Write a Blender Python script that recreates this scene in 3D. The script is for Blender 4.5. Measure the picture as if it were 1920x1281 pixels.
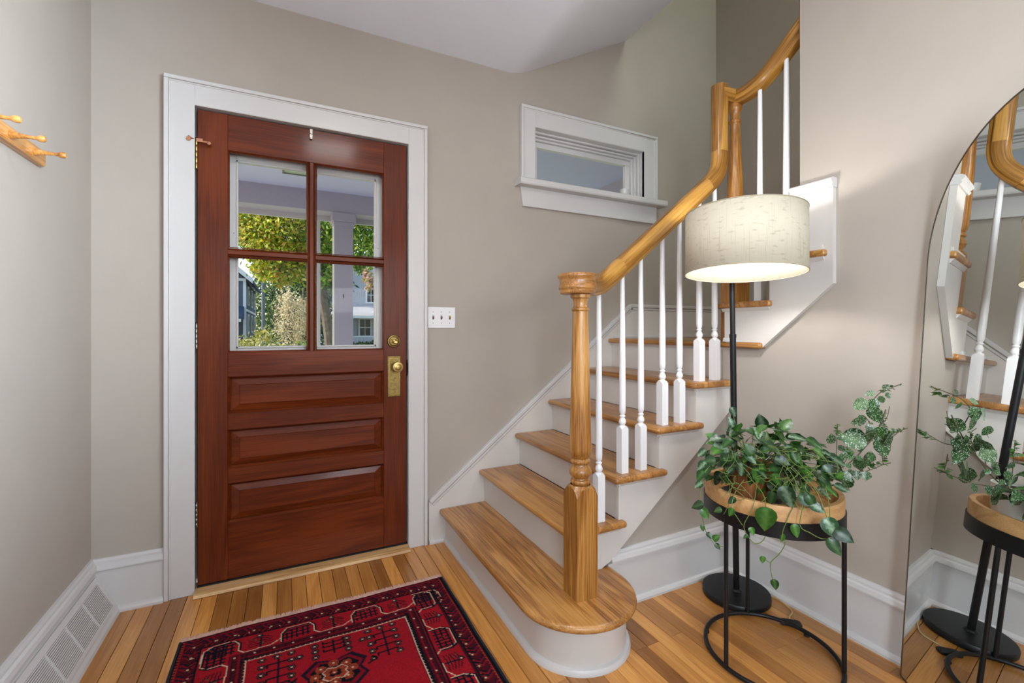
import bpy, bmesh, math, random
import numpy as np
from mathutils import Vector, Matrix, noise
random.seed(7); np.random.seed(7)
PI = math.pi
for o in list(bpy.data.objects): bpy.data.objects.remove(o)
SC = bpy.context.scene
COL = SC.collection

# ------------------------------------------------------------ camera, world, lights, exposure
EYE = Vector((0, 0, 1.15)); FPX = 853.5; HEAD = math.radians(26.5)
cam = bpy.data.cameras.new('camera'); camo = bpy.data.objects.new('camera', cam); COL.objects.link(camo)
cam.sensor_width = 36; cam.lens = 36 * FPX / 1920
cam.shift_y = (618 - 640.5) / 1920 * 1.0
camo.location = EYE; camo.rotation_euler = (PI / 2, 0, -HEAD)
cam.clip_start = .02; cam.clip_end = 300
SC.camera = camo
SC.view_settings.view_transform = 'Standard'; SC.view_settings.look = 'None'
SC.view_settings.gamma = 1; SC.view_settings.use_curve_mapping = False
SC.view_settings.exposure = -0.2
W = bpy.data.worlds.new('world'); SC.world = W; W.use_nodes = True
wn = W.node_tree; wn.nodes.clear()
wo = wn.nodes.new('ShaderNodeOutputWorld'); wb = wn.nodes.new('ShaderNodeBackground'); sk = wn.nodes.new('ShaderNodeTexSky')
sk.sky_type = 'NISHITA'; sk.sun_disc = False; sk.sun_elevation = math.radians(38); sk.sun_rotation = math.radians(-70)
sk.air_density = 1.2; sk.dust_density = 1.5
wn.links.new(sk.outputs[0], wb.inputs[0]); wb.inputs[1].default_value = 0.38
wn.links.new(wb.outputs[0], wo.inputs[0])

def light(name, kind, loc, power, color=(1, 1, 1), size=.1, size_y=None, target=None, spread=None):
    l = bpy.data.lights.new(name, kind); l.energy = power; l.color = color
    o = bpy.data.objects.new(name, l); COL.objects.link(o); o.location = loc
    if kind == 'AREA':
        l.size = size
        if size_y: l.shape = 'RECTANGLE'; l.size_y = size_y
        if spread: l.spread = math.radians(spread)
    elif kind in ('POINT', 'SPOT'): l.shadow_soft_size = size
    elif kind == 'SUN': l.angle = size
    if target is not None:
        o.rotation_euler = (Vector(target) - Vector(loc)).to_track_quat('-Z', 'Y').to_euler()
    return o
light('sun', 'SUN', (-14, 9, 12), 6.4, (1, .95, .86), .01, target=(0, 6.0, 0))
light('hall_ceiling_lamp', 'AREA', (.33, .86, 2.60), 15, (1, .96, .92), .34, target=(.33, .86, 0))  # unseen; assumed from the highlight on the door top
light('assumed_rear_window_light', 'AREA', (.9, -2.85, 1.5), 37, (.88, .94, 1), 2.2, 1.7, target=(.9, 0, 1.5))  # assumed window behind the camera, added as unseen ambient light
light('left_wall_fill_light', 'AREA', (1.6, -.9, 1.7), 40, (.72, .86, 1), .7, 1.2, target=(-.7, .85, 1.65), spread=54)  # added to brighten the left wall; source assumed, no window stands here
light('side_fill_light', 'AREA', (-.62, -1.5, 1.6), 44, (.78, .89, 1), 1.2, 1.3, target=(1.9, .7, 1.0), spread=90)  # added fill for the right wall; the left wall has no window
light('ceiling_fill_light', 'AREA', (.7, -.8, 1.5), 22, (.90, .94, 1), .5, target=(.8, .1, 2.66))  # unseen upward fill, added to brighten the ceiling
light('assumed_stairwell_light', 'AREA', (2.35, .2, 4.6), 36, (.86, .98, .86), .9, 1.2, target=(2.4, 1.6, 1.6))  # unseen light assumed above the stairs; the closed stairwell has no window
light('lamp_bulb', 'POINT', (1.519, 1.124, 1.485), 10.5, (.98, .985, 1), .035)

def at(u, v, Y):                 # a point on the plane y=Y seen by the eye at a photo position
    d = Vector((math.sin(HEAD) + math.cos(HEAD) * (u - 960) / FPX, math.cos(HEAD) - math.sin(HEAD) * (u - 960) / FPX, (618 - v) / FPX))
    return EYE + d * (Y / d.y)
def atr(u, v, rho):              # a point at horizontal distance rho
    d = Vector((math.sin(HEAD) + math.cos(HEAD) * (u - 960) / FPX, math.cos(HEAD) - math.sin(HEAD) * (u - 960) / FPX, (618 - v) / FPX))
    return EYE + d * (rho / math.hypot(d.x, d.y))

# ------------------------------------------------------------ materials
def lin(c):
    c = [x / 255 for x in c[:3]]
    return tuple(x / 12.92 if x <= .04045 else ((x + .055) / 1.055) ** 2.4 for x in c) + (1,)
def newmat(name):
    m = bpy.data.materials.new(name); m.use_nodes = True; nt = m.node_tree
    return m, nt, nt.nodes['Principled BSDF']
def N(nt, t, **kw):
    n = nt.nodes.new(t)
    for k, v in kw.items(): setattr(n, k, v)
    return n
def paint(name, c, rough=.5, var=.03, bump=.02, scale=30, spec=.5, coat=0):
    m, nt, b = newmat(name)
    tc = N(nt, 'ShaderNodeTexCoord'); nz = N(nt, 'ShaderNodeTexNoise'); nz.inputs['Scale'].default_value = scale; nz.inputs['Detail'].default_value = 4
    nt.links.new(tc.outputs['Object'], nz.inputs['Vector'])
    r = N(nt, 'ShaderNodeValToRGB'); l = lin(c)
    r.color_ramp.elements[0].color = tuple(x * (1 - var) for x in l[:3]) + (1,); r.color_ramp.elements[1].color = tuple(min(1, x * (1 + var)) for x in l[:3]) + (1,)
    r.color_ramp.elements[0].position = .3; r.color_ramp.elements[1].position = .7
    nt.links.new(nz.outputs[0], r.inputs[0]); nt.links.new(r.outputs[0], b.inputs['Base Color'])
    b.inputs['Roughness'].default_value = rough; b.inputs['Specular IOR Level'].default_value = spec
    b.inputs['Coat Weight'].default_value = coat
    if bump:
        n2 = N(nt, 'ShaderNodeTexNoise'); n2.inputs['Scale'].default_value = scale * 8; nt.links.new(tc.outputs['Object'], n2.inputs['Vector'])
        bp = N(nt, 'ShaderNodeBump'); bp.inputs['Strength'].default_value = bump; bp.inputs['Distance'].default_value = .01
        nt.links.new(n2.outputs[0], bp.inputs['Height']); nt.links.new(bp.outputs[0], b.inputs['Normal'])
    return m
def wood(name, stops, axis='X', rough=.35, fine=1.0, coat=.3, slope=0, rand=False, rampmix=None, bump=.08, figure=1.0):
    """grain runs along `axis` of the object's own coordinates"""
    m, nt, b = newmat(name); L = nt.links.new
    tc = N(nt, 'ShaderNodeTexCoord'); src = tc.outputs['UV'] if axis == 'UV' else tc.outputs['Object']
    oi = N(nt, 'ShaderNodeObjectInfo')
    add = N(nt, 'ShaderNodeVectorMath', operation='ADD'); mul = N(nt, 'ShaderNodeVectorMath', operation='MULTIPLY')
    cmb = N(nt, 'ShaderNodeCombineXYZ')
    for i in range(3): L(oi.outputs['Random'], cmb.inputs[i])
    mul.inputs[1].default_value = (37, 53, 71); L(cmb.outputs[0], mul.inputs[0]); L(src, add.inputs[0]); L(mul.outputs[0], add.inputs[1])
    mp = N(nt, 'ShaderNodeMapping'); L(add.outputs[0], mp.inputs[0])
    lo, hi = 1.3, 14
    s = {'X': (lo, hi, hi), 'Y': (hi, lo, hi), 'Z': (hi, hi, lo), 'UV': (lo, hi, hi)}[axis]
    mp.inputs['Scale'].default_value = s
    if slope:
        pre = N(nt, 'ShaderNodeMapping'); pre.inputs['Rotation'].default_value = (0, slope, 0); L(add.outputs[0], pre.inputs[0]); L(pre.outputs[0], mp.inputs[0])
    n1 = N(nt, 'ShaderNodeTexNoise'); n1.inputs['Scale'].default_value = 1.0 * figure; n1.inputs['Detail'].default_value = 3; n1.inputs['Distortion'].default_value = .6; L(mp.outputs[0], n1.inputs['Vector'])
    # growth rings : noise bent bands
    ring = N(nt, 'ShaderNodeMath', operation='MULTIPLY'); ring.inputs[1].default_value = 22; L(n1.outputs[0], ring.inputs[0])
    sn = N(nt, 'ShaderNodeMath', operation='SINE'); L(ring.outputs[0], sn.inputs[0])
    mp2 = N(nt, 'ShaderNodeMapping'); L(mp.outputs[0], mp2.inputs[0]); k = 9 * fine
    mp2.inputs['Scale'].default_value = {'X': (2, k, k), 'Y': (k, 2, k), 'Z': (k, k, 2), 'UV': (2, k, k)}[axis]
    n2 = N(nt, 'ShaderNodeTexNoise'); n2.inputs['Scale'].default_value = 2; n2.inputs['Detail'].default_value = 5; L(mp2.outputs[0], n2.inputs['Vector'])
    a = N(nt, 'ShaderNodeMath', operation='MULTIPLY_ADD'); a.inputs[1].default_value = .13; L(sn.outputs[0], a.inputs[0]); L(n2.outputs[0], a.inputs[2])
    a2 = N(nt, 'ShaderNodeMath', operation='MULTIPLY_ADD'); a2.inputs[1].default_value = .5; L(n1.outputs[0], a2.inputs[0]); L(a.outputs[0], a2.inputs[2])
    r = N(nt, 'ShaderNodeValToRGB'); el = r.color_ramp.elements
    el[0].position = .50; el[1].position = 1.0; el[0].color = lin(stops[0]); el[1].color = lin(stops[-1])
    for i, c in enumerate(stops[1:-1]):
        e = el.new(.50 + .5 * (i + 1) / (len(stops) - 1)); e.color = lin(c)
    L(a2.outputs[0], r.inputs[0]); colout = r.outputs[0]
    if rand:
        rr = N(nt, 'ShaderNodeValToRGB'); e = rr.color_ramp.elements; rr.color_ramp.interpolation = 'LINEAR'
        e[0].position = 0; e[0].color = (.46, .38, .32, 1); e[1].position = 1; e[1].color = (1.22, 1.16, 1.05, 1)
        x = e.new(.16); x.color = (.62, .55, .48, 1); x = e.new(.42); x.color = (.9, .86, .82, 1); x = e.new(.7); x.color = (1.06, 1.04, 1, 1)
        L(oi.outputs['Random'], rr.inputs[0])
        mx = N(nt, 'ShaderNodeMix', data_type='RGBA', blend_type='MULTIPLY'); mx.inputs['Factor'].default_value = 1
        L(colout, mx.inputs['A']); L(rr.outputs[0], mx.inputs['B']); colout = mx.outputs['Result']
    L(colout, b.inputs['Base Color'])
    b.inputs['Roughness'].default_value = rough; b.inputs['Coat Weight'].default_value = coat; b.inputs['Coat Roughness'].default_value = .15
    bp = N(nt, 'ShaderNodeBump'); bp.inputs['Strength'].default_value = bump; bp.inputs['Distance'].default_value = .004
    L(a2.outputs[0], bp.inputs['Height']); L(bp.outputs[0], b.inputs['Normal'])
    return m
def metal(name, c, rough=.3, metallic=1.0, var=.1, scale=60, bump=.0):
    m = paint(name, c, rough, var, bump, scale); b = m.node_tree.nodes['Principled BSDF']; b.inputs['Metallic'].default_value = metallic
    return m
def attrmat(name, rough=.9, trans=0, attr='Col', sheen=0, bump=0, gloss=.3):
    m, nt, b = newmat(name); L = nt.links.new
    a = N(nt, 'ShaderNodeAttribute'); a.attribute_name = attr; L(a.outputs['Color'], b.inputs['Base Color'])
    b.inputs['Roughness'].default_value = rough; b.inputs['Specular IOR Level'].default_value = gloss
    b.inputs['Sheen Weight'].default_value = sheen
    if bump:
        tc = N(nt, 'ShaderNodeTexCoord'); n = N(nt, 'ShaderNodeTexNoise'); n.inputs['Scale'].default_value = 500; L(tc.outputs['Object'], n.inputs['Vector'])
        bp = N(nt, 'ShaderNodeBump'); bp.inputs['Strength'].default_value = bump; bp.inputs['Distance'].default_value = .003; L(n.outputs[0], bp.inputs['Height']); L(bp.outputs[0], b.inputs['Normal'])
    if trans:
        t = N(nt, 'ShaderNodeBsdfTranslucent'); L(a.outputs['Color'], t.inputs['Color'])
        mx = N(nt, 'ShaderNodeMixShader'); mx.inputs[0].default_value = trans
        out = nt.nodes['Material Output']; L(b.outputs[0], mx.inputs[1]); L(t.outputs[0], mx.inputs[2]); L(mx.outputs[0], out.inputs[0])
    return m
def glassmat(name, tint=(1, 1, 1, 1), refl=.06):
    m, nt, b = newmat(name); L = nt.links.new
    t = N(nt, 'ShaderNodeBsdfTransparent'); t.inputs[0].default_value = tint
    g = N(nt, 'ShaderNodeBsdfGlossy'); g.inputs['Roughness'].default_value = .02
    lw = N(nt, 'ShaderNodeFresnel'); lw.inputs[0].default_value = 1.07
    mx = N(nt, 'ShaderNodeMixShader'); L(lw.outputs[0], mx.inputs[0]); L(t.outputs[0], mx.inputs[1]); L(g.outputs[0], mx.inputs[2])
    nt.nodes.remove(b); L(mx.outputs[0], nt.nodes['Material Output'].inputs[0])
    return m

OAK = [(126, 80, 36), (170, 116, 57), (194, 142, 78)]
NEW = [(116, 74, 24), (160, 110, 42), (194, 144, 68)]
RED = [(80, 28, 2), (97, 37, 4), (112, 46, 8)]
M = {}
M['wall'] = paint('greige wall paint', (173, 163, 152), .55, .02, .03, 6, .35)

M['ceil'] = paint('white ceiling paint', (236, 240, 250), .7, .01, .02, 6, .3)
M['white'] = paint('white trim paint', (204, 201, 199), .32, .01, .01, 9, .5)
M['gloss'] = paint('bright gloss white paint', (232, 230, 231), .3, .01, .01, 9, .5)
M['riser'] = paint('white stair paint', (208, 202, 196), .38, .02, .01, 9, .5)
M['oakX'] = wood('oak grain x', OAK, 'X'); M['oakY'] = wood('oak grain y', OAK, 'Y')
M['newel'] = wood('golden oak upright', [(122, 76, 28), (166, 112, 50), (196, 144, 76)], 'Z', fine=1.1); M['rail'] = wood('golden oak rail', NEW, 'UV', fine=1.1)
M['doorZ'] = wood('red stained fir upright', RED, 'Z', .5, 1, .2, figure=.7, bump=.03); M['doorX'] = wood('red stained fir level', RED, 'X', .5, 1, .2, figure=.8, bump=.03)
for k_ in ('doorZ', 'doorX'): M[k_].node_tree.nodes['Principled BSDF'].inputs['Specular IOR Level'].default_value = .2
M['plank'] = wood('maple floor plank', [(180, 121, 58), (196, 137, 70), (210, 154, 86)], 'Y', .33, .8, .35, rand=True, bump=.03)
M['sill'] = wood('pale oak sill', [(168, 124, 74), (206, 166, 112), (222, 184, 134)], 'X')
M['traywood'] = wood('tray wood', [(168, 122, 74), (188, 142, 90), (202, 158, 106)], 'X', .5, coat=0, fine=2.2)
M['pegwood'] = wood('peg wood', [(150, 92, 34), (196, 134, 62), (220, 160, 88)], 'Y', .3)
M['subfloor'] = paint('dark joint', (58, 36, 20), .9)
M['black'] = metal('black metal', (20, 20, 22), .42, .3, .05)
M['brass'] = metal('aged brass', (140, 118, 70), .36, 1, .3, 90, .15)
M['brass2'] = metal('bright brass', (186, 158, 98), .3)
M['copper'] = metal('copper bracket', (196, 140, 112), .35)
M['steel'] = metal('steel', (150, 146, 138), .35)
M['mirror'] = metal('mirror silver', (236, 240, 238), .0, 1, 0, 5)
M['rim'] = metal('mirror rim', (120, 116, 108), .25)
M['rubber'] = paint('black rubber', (18, 18, 18), .7)
M['glass'] = glassmat('window glass')
M['hole'] = paint('dark vent gap', (96, 92, 86), .8)
M['blackhole'] = paint('dark gap', (14, 12, 11), .9)

# ------------------------------------------------------------ mesh helpers
class MB:
    def __init__(s): s.v = []; s.f = []; s.uv = {}; s.smooth = False
    def add(s, vs, fs):
        k = len(s.v); s.v += [tuple(v) for v in vs]; s.f += [tuple(i + k for i in f) for f in fs]; return s
    def box(s, x0, x1, y0, y1, z0, z1):
        return s.add([(x0, y0, z0), (x1, y0, z0), (x1, y1, z0), (x0, y1, z0), (x0, y0, z1), (x1, y0, z1), (x1, y1, z1), (x0, y1, z1)],
                     [(0, 3, 2, 1), (4, 5, 6, 7), (0, 1, 5, 4), (1, 2, 6, 5), (2, 3, 7, 6), (3, 0, 4, 7)])
    def prism(s, poly, axis, a, b):
        """polygon (2D) pulled along axis; X: (y,z)  Y: (x,z)  Z: (x,y)"""
        def P(p, t): return {'X': (t, p[0], p[1]), 'Y': (p[0], t, p[1]), 'Z': (p[0], p[1], t)}[axis]
        n = len(poly); vs = [P(p, a) for p in poly] + [P(p, b) for p in poly]
        fs = [tuple(range(n)), tuple(range(2 * n - 1, n - 1, -1))] + [(i, i + n, (i + 1) % n + n, (i + 1) % n) for i in range(n)]
        return s.add(vs, fs)
    def lathe(s, prof, cx, cy, n=24, axis='Z', cz=0):
        vs = []; fs = []
        for r, z in prof:
            for i in range(n):
                t = 2 * PI * i / n; c, q = r * math.cos(t), r * math.sin(t)
                vs.append((cx + c, cy + q, cz + z) if axis == 'Z' else ((cx + c, cy - z, cz + q) if axis == 'Y' else (cx + z, cy + c, cz + q)))
        m = len(prof)
        for j in range(m - 1):
            for i in range(n):
                fs.append((j * n + i, j * n + (i + 1) % n, (j + 1) * n + (i + 1) % n, (j + 1) * n + i))
        fs.append(tuple(range(n - 1, -1, -1))); fs.append(tuple((m - 1) * n + i for i in range(n)))
        return s.add(vs, fs)
    def sweep(s, path, prof, side, closed=False, caps=True):
        """profile (a along side, b along up) carried along path; stores uv along length"""
        P = [Vector(p) for p in path]; n = len(P); k = len(prof); base = len(s.v); L = 0; vs = []; uv = []
        for i, p in enumerate(P):
            if closed: t = (P[(i + 1) % n] - P[i - 1])
            else: t = P[min(i + 1, n - 1)] - P[max(i - 1, 0)]
            t.normalize(); sd = Vector(side(i, t) if callable(side) else side); sd = (sd - t * sd.dot(t)).normalized(); up = sd.cross(t) * -1
            up = t.cross(sd) * -1 if False else sd.cross(t)
            if i: L += (P[i] - P[i - 1]).length
            acc = 0
            for j, (a, b) in enumerate(prof):
                vs.append(p + sd * a + up * b); uv.append((L, j * .013))
        m = n if closed else n - 1; fs = []
        for i in range(m):
            for j in range(k):
                i2 = (i + 1) % n
                fs.append((i * k + j, i * k + (j + 1) % k, i2 * k + (j + 1) % k, i2 * k + j))
        if caps and not closed: fs += [tuple(range(k - 1, -1, -1)), tuple((n - 1) * k + j for j in range(k))]
        for q, w in enumerate(uv): s.uv[base + q] = w
        return s.add(vs, fs)
    def tube(s, path, r, n=8, closed=False):
        rr = r if hasattr(r, '__len__') else None
        P = [Vector(p) for p in path]; ref = Vector((0, 0, 1))
        d = (P[-1] - P[0]) if not closed else Vector((1, 0, 0))
        if abs(d.normalized().z if d.length else 0) > .9: ref = Vector((1, 0, 0))
        if not rr: return s.sweep(P, [(r * math.cos(2 * PI * i / n), r * math.sin(2 * PI * i / n)) for i in range(n)], (lambda i, t: (t.cross(ref) if t.cross(ref).length > .05 else Vector((0, 1, 0)))), closed)
        base = MB(); vs = []; fs = []
        for i, p in enumerate(P):
            t = (P[min(i + 1, len(P) - 1)] - P[max(i - 1, 0)]).normalized(); sd = t.cross(ref)
            sd = sd.normalized() if sd.length > .05 else Vector((0, 1, 0)); up = sd.cross(t)
            for j in range(n): a = 2 * PI * j / n; vs.append(p + (sd * math.cos(a) + up * math.sin(a)) * rr[i])
        for i in range(len(P) - 1):
            for j in range(n): fs.append((i * n + j, i * n + (j + 1) % n, (i + 1) * n + (j + 1) % n, (i + 1) * n + j))
        fs += [tuple(range(n - 1, -1, -1)), tuple((len(P) - 1) * n + j for j in range(n))]
        return s.add(vs, fs)

def origin_of(p): return Vector(p['_o']) if p is not None and '_o' in p else (Vector(p.location) if p is not None else Vector((0, 0, 0)))
def obj(name, mb, mat, parent=None, bevel=0, seg=2, smooth=False, kind=None, label=None, cat=None, group=None, loc=None):
    base = origin_of(parent) if parent is not None else Vector(loc or (0, 0, 0))
    me = bpy.data.meshes.new(name); me.from_pydata([Vector(v) - base for v in mb.v], [], mb.f); me.update()
    bm = bmesh.new(); bm.from_mesh(me); bmesh.ops.recalc_face_normals(bm, faces=bm.faces); bm.to_mesh(me); bm.free()
    if mb.uv:
        ul = me.uv_layers.new(name='UVMap')
        for l in me.loops: ul.data[l.index].uv = mb.uv.get(l.vertex_index, (0, 0))
    me.materials.append(M[mat] if isinstance(mat, str) else mat)
    o = bpy.data.objects.new(name, me); COL.objects.link(o)
    if smooth:
        for p in me.polygons: p.use_smooth = True
        try: me.set_sharp_from_angle(angle=math.radians(38))
        except Exception: pass
    if bevel:
        b = o.modifiers.new('bevel', 'BEVEL'); b.width = bevel; b.segments = seg; b.limit_method = 'ANGLE'; b.angle_limit = math.radians(40); b.harden_normals = False
        if seg > 1:
            for p in me.polygons: p.use_smooth = True
            try: me.set_sharp_from_angle(angle=math.radians(38))
            except Exception: pass
    o['_o'] = tuple(base)
    if parent is not None: o.parent = parent
    else: o.location = base
    tag(o, label, cat, group, kind)
    return o
def tag(o, label=None, cat=None, group=None, kind=None):
    if label: o['label'] = label
    if cat: o['category'] = cat
    if group: o['group'] = group
    if kind: o['kind'] = kind
    return o
def thing(name, loc, label=None, cat=None, group=None, kind=None):
    o = bpy.data.objects.new(name, None); COL.objects.link(o); o.location = loc; o.empty_display_size = .05; o['_o'] = tuple(loc)
    return tag(o, label, cat, group, kind)
def bx(*a): return MB().box(*a)
S = 'structure'
# ------------------------------------------------------------ room shell
XL, XR, YW, XB = -.70, 1.91, 2.40, 2.925
w = MB(); y0, y1 = YW, YW + .12
w.box(-.82, -.362, y0, y1, -.04, 5.2); w.box(-.362, .592, y0, y1, 2.135, 5.2); w.box(.592, 1.335, y0, y1, -.04, 5.2)
w.box(1.335, 2.205, y0, y1, -.04, 2.03); w.box(1.335, 2.205, y0, y1, 2.372, 5.2); w.box(2.205, 3.05, y0, y1, -.04, 5.2)
obj('wall_back', w, 'wall', kind=S)
obj('wall_left', bx(-.82, XL, -3.0, 2.40, -.04, 2.80), 'wall', kind=S)
w = MB().prism([(1.53, -.04), (1.53, 1.062), (1.345, 1.062), (1.156, 1.225), (1.156, 5.2), (-3.0, 5.2), (-3.0, -.04)], 'X', XR, XR + .12)
obj('wall_right', w, 'wall', kind=S)
w = MB().prism([(1.185, 0), (1.91, 0), (1.91, .78), (1.185, .215)], 'Y', 1.51, 1.53)
obj('wall_stair_side', w, 'wall', kind=S)
obj('wall_stairwell', bx(XB, XB + .12, -1.2, 2.40, -.04, 5.2), 'wall', kind=S)
obj('wall_stairwell_end', bx(2.03, XB, -1.3, -1.2, -.04, 5.2), 'wall', kind=S)
obj('wall_upper_landing', bx(1.96, 2.046, 1.157, 2.40, 3.10, 5.2), 'wall', kind=S)
w = MB(); w.box(-.82, -.2, -3.12, -3.0, -.04, 2.8); w.box(2.0, 2.03, -3.12, -3.0, -.04, 2.8); w.box(-.2, 2.0, -3.12, -3.0, -.04, .55); w.box(-.2, 2.0, -3.12, -3.0, 2.4, 2.8)  # the gap is an assumed window, unseen, added for the rear light
obj('wall_front', w, 'wall', kind=S)
# ceiling : flat part and the sloping soffit over the stair, with a slightly rounded fold
pts = [(-.82, 2.66), (1.16, 2.66)]
for i in range(1, 8):
    t = i / 8; pts.append((1.16 + .15 * t, 2.66 + .042 * t * t))
pts += [(1.32, 2.706), (2.046, 3.09), (2.046, 3.16), (1.2, 2.80), (-.82, 2.80)]
w = MB().prism(pts[::-1], 'Y', -3.0, 2.40)
obj('ceiling', w, 'ceil', kind=S)
obj('ceiling_stairwell', bx(1.93, 3.05, -1.3, 2.52, 5.2, 5.3), 'ceil', kind=S)

# floor : base slab and separate planks running towards the door wall
fl = obj('floor', bx(-.82, 3.05, -3.0, 2.44, -.06, -.012), 'subfloor', kind=S)
PW = .0575; base_x = -.70 - .02
lens = [.46, .62, .78, .96, 1.18]
pmesh = {}
def plank_mesh(L):
    if L in pmesh: return pmesh[L]
    a, g, h, c = PW - .0014, .0004, .012, .0011; e = .0003
    v = [(g, g, 0), (a, g, 0), (a, L - g, 0), (g, L - g, 0), (g, g, h - c), (a, g, h - c), (a, L - g, h - c), (g, L - g, h - c),
         (g + c, g + e, h), (a - c, g + e, h), (a - c, L - g - e, h), (g + c, L - g - e, h)]
    f = [(0, 1, 5, 4), (1, 2, 6, 5), (2, 3, 7, 6), (3, 0, 4, 7), (4, 5, 9, 8), (5, 6, 10, 9), (6, 7, 11, 10), (7, 4, 8, 11), (8, 9, 10, 11)]
    me = bpy.data.meshes.new('plank'); me.from_pydata(v, [], f); me.materials.append(M['plank']); me.update(); pmesh[L] = me; return me
rng = random.Random(12)
far = MB(); count = 0
for i in range(46):
    x = base_x + i * PW; y = 2.44 - rng.random() * .5
    L = 2.44 - y; L = round(L, 3)
    ytop = 2.44; first = True
    while ytop > -3.0:
        L = rng.choice(lens) if not first else rng.choice([.78, .96, 1.18, 1.18])
        first = False
        if 1.245 < x and ytop - L > 1.52: ytop -= L; continue        # nothing of it shows under the stair
        if ytop > .15:
            o = bpy.data.objects.new('plank', plank_mesh(L)); COL.objects.link(o); o.parent = fl; o.location = (x, ytop - L, -.012); count += 1
        else:
            b = max(-3.0, ytop - L); far.box(x + .0004, x + PW - .0009, b + .0004, ytop - .0004, -.012, 0)
        ytop -= L
obj('rear_planks', far, 'plank', fl, kind='stuff')

# ------------------------------------------------------------ baseboards
def capprof(x):  # strip profile : (proud, z)
    return [(0, .232), (-.010, .232), (-.014, .222), (-.014, .214), (-.022, .210), (-.026, .196), (-.026, .190), (-.018, .186), (0, .186)]
# back wall, left of the door
b = MB().prism([(YW + p, z) for p, z in [(0, 0), (-.018, 0), (-.018, .176), (0, .176)]], 'X', -.70, -.459)
bb = obj('baseboard_back', b, 'white', kind=S, bevel=.001, seg=1)
obj('cap_moulding', MB().prism([(YW + p, z - .01) for p, z in capprof(0)], 'X', -.70, -.459), 'white', bb)
obj('shoe_moulding', MB().prism([(YW - .018, 0), (YW - .034, 0), (YW - .034, .010), (YW - .028, .019), (YW - .018, .022)], 'X', -.66, -.459), 'white', bb)
# side of the stair
b = MB().prism([(1.51 + p, z) for p, z in [(0, 0), (-.018, 0), (-.018, .186), (0, .186)]], 'X', 1.185, 1.91)
bs = obj('baseboard_stair', b, 'white', kind=S)
obj('cap_moulding', MB().prism([(1.51 + p, z) for p, z in capprof(0)], 'X', 1.20, 1.91), 'white', bs)
obj('shoe_moulding', MB().prism([(1.492, 0), (1.477, 0), (1.477, .010), (1.482, .019), (1.492, .022)], 'X', 1.185, 1.892), 'white', bs)
# right wall
b = MB().prism([(XR + p, z) for p, z in [(0, 0), (-.018, 0), (-.018, .186), (0, .186)]], 'Y', -3.0, 1.51)
br = obj('baseboard_right', b, 'white', kind=S)
obj('cap_moulding', MB().prism([(XR + p, z) for p, z in capprof(0)], 'Y', -3.0, 1.51), 'white', br)
obj('shoe_moulding', MB().prism([(XR - .018, 0), (XR - .033, 0), (XR - .033, .010), (XR - .028, .019), (XR - .018, .022)], 'Y', -3.0, 1.492), 'white', br)
# left wall : cap, then a face that slopes out over a heating grille
bl = obj('baseboard_left', MB().prism([(XL, 0), (-.600, 0), (-.604, .012), (-.612, .024), (-.686, .170), (XL, .176)], 'Y', -3.0, 2.383), 'white', kind=S)
obj('cap_moulding', MB().prism([(XL - p, z - .008) for p, z in capprof(0)], 'Y', -3.0, 2.40), 'white', bl)
# grille : plane from (-.686,.17) to (-.612,.024)
gd = Vector((.074, 0, -.146)).normalized(); gn = Vector((.146, 0, .074)).normalized(); g0 = Vector((-.686, 0, .170))
def gp(s, y, h): p = g0 + gd * s + gn * h; return (p.x, y, p.z)
def gbox(mb, s0, s1, ya, yb, h0, h1):
    mb.add([gp(s0, ya, h0), gp(s1, ya, h0), gp(s1, yb, h0), gp(s0, yb, h0), gp(s0, ya, h1), gp(s1, ya, h1), gp(s1, yb, h1), gp(s0, yb, h1)],
           [(0, 3, 2, 1), (4, 5, 6, 7), (0, 1, 5, 4), (1, 2, 6, 5), (2, 3, 7, 6), (3, 0, 4, 7)])
gr = thing('vent_grille', (-.64, 1.8, .09), 'white slatted heating grille set in the sloping left baseboard', 'vent')
nsec, sl = 6, .146; ye = 2.345; yb0 = ye - nsec * sl - .02
f = MB(); gbox(f, .012, .034, yb0 - .02, ye + .018, .001, .006); gbox(f, .142, .156, yb0 - .02, ye + .018, .001, .006)
gbox(f, .034, .142, ye, ye + .018, .001, .006); gbox(f, .034, .142, yb0 - .02, yb0, .001, .006)
obj('frame', f, 'white', gr)
f = MB(); gbox(f, .034, .142, yb0, ye, .0005, .0015); obj('backing', f, 'hole', gr)
for k in range(1, nsec):
    f = MB(); yy = ye - k * sl; gbox(f, .034, .142, yy - .004, yy + .004, .001, .0065); obj('crossbar', f, 'white', gr)
f = MB()
for k in range(16):
    s_ = .036 + k * .0067; gbox(f, s_, s_ + .0040, yb0, ye, .001, .0048)
obj('slats', f, 'white', gr, kind='stuff')

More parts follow.
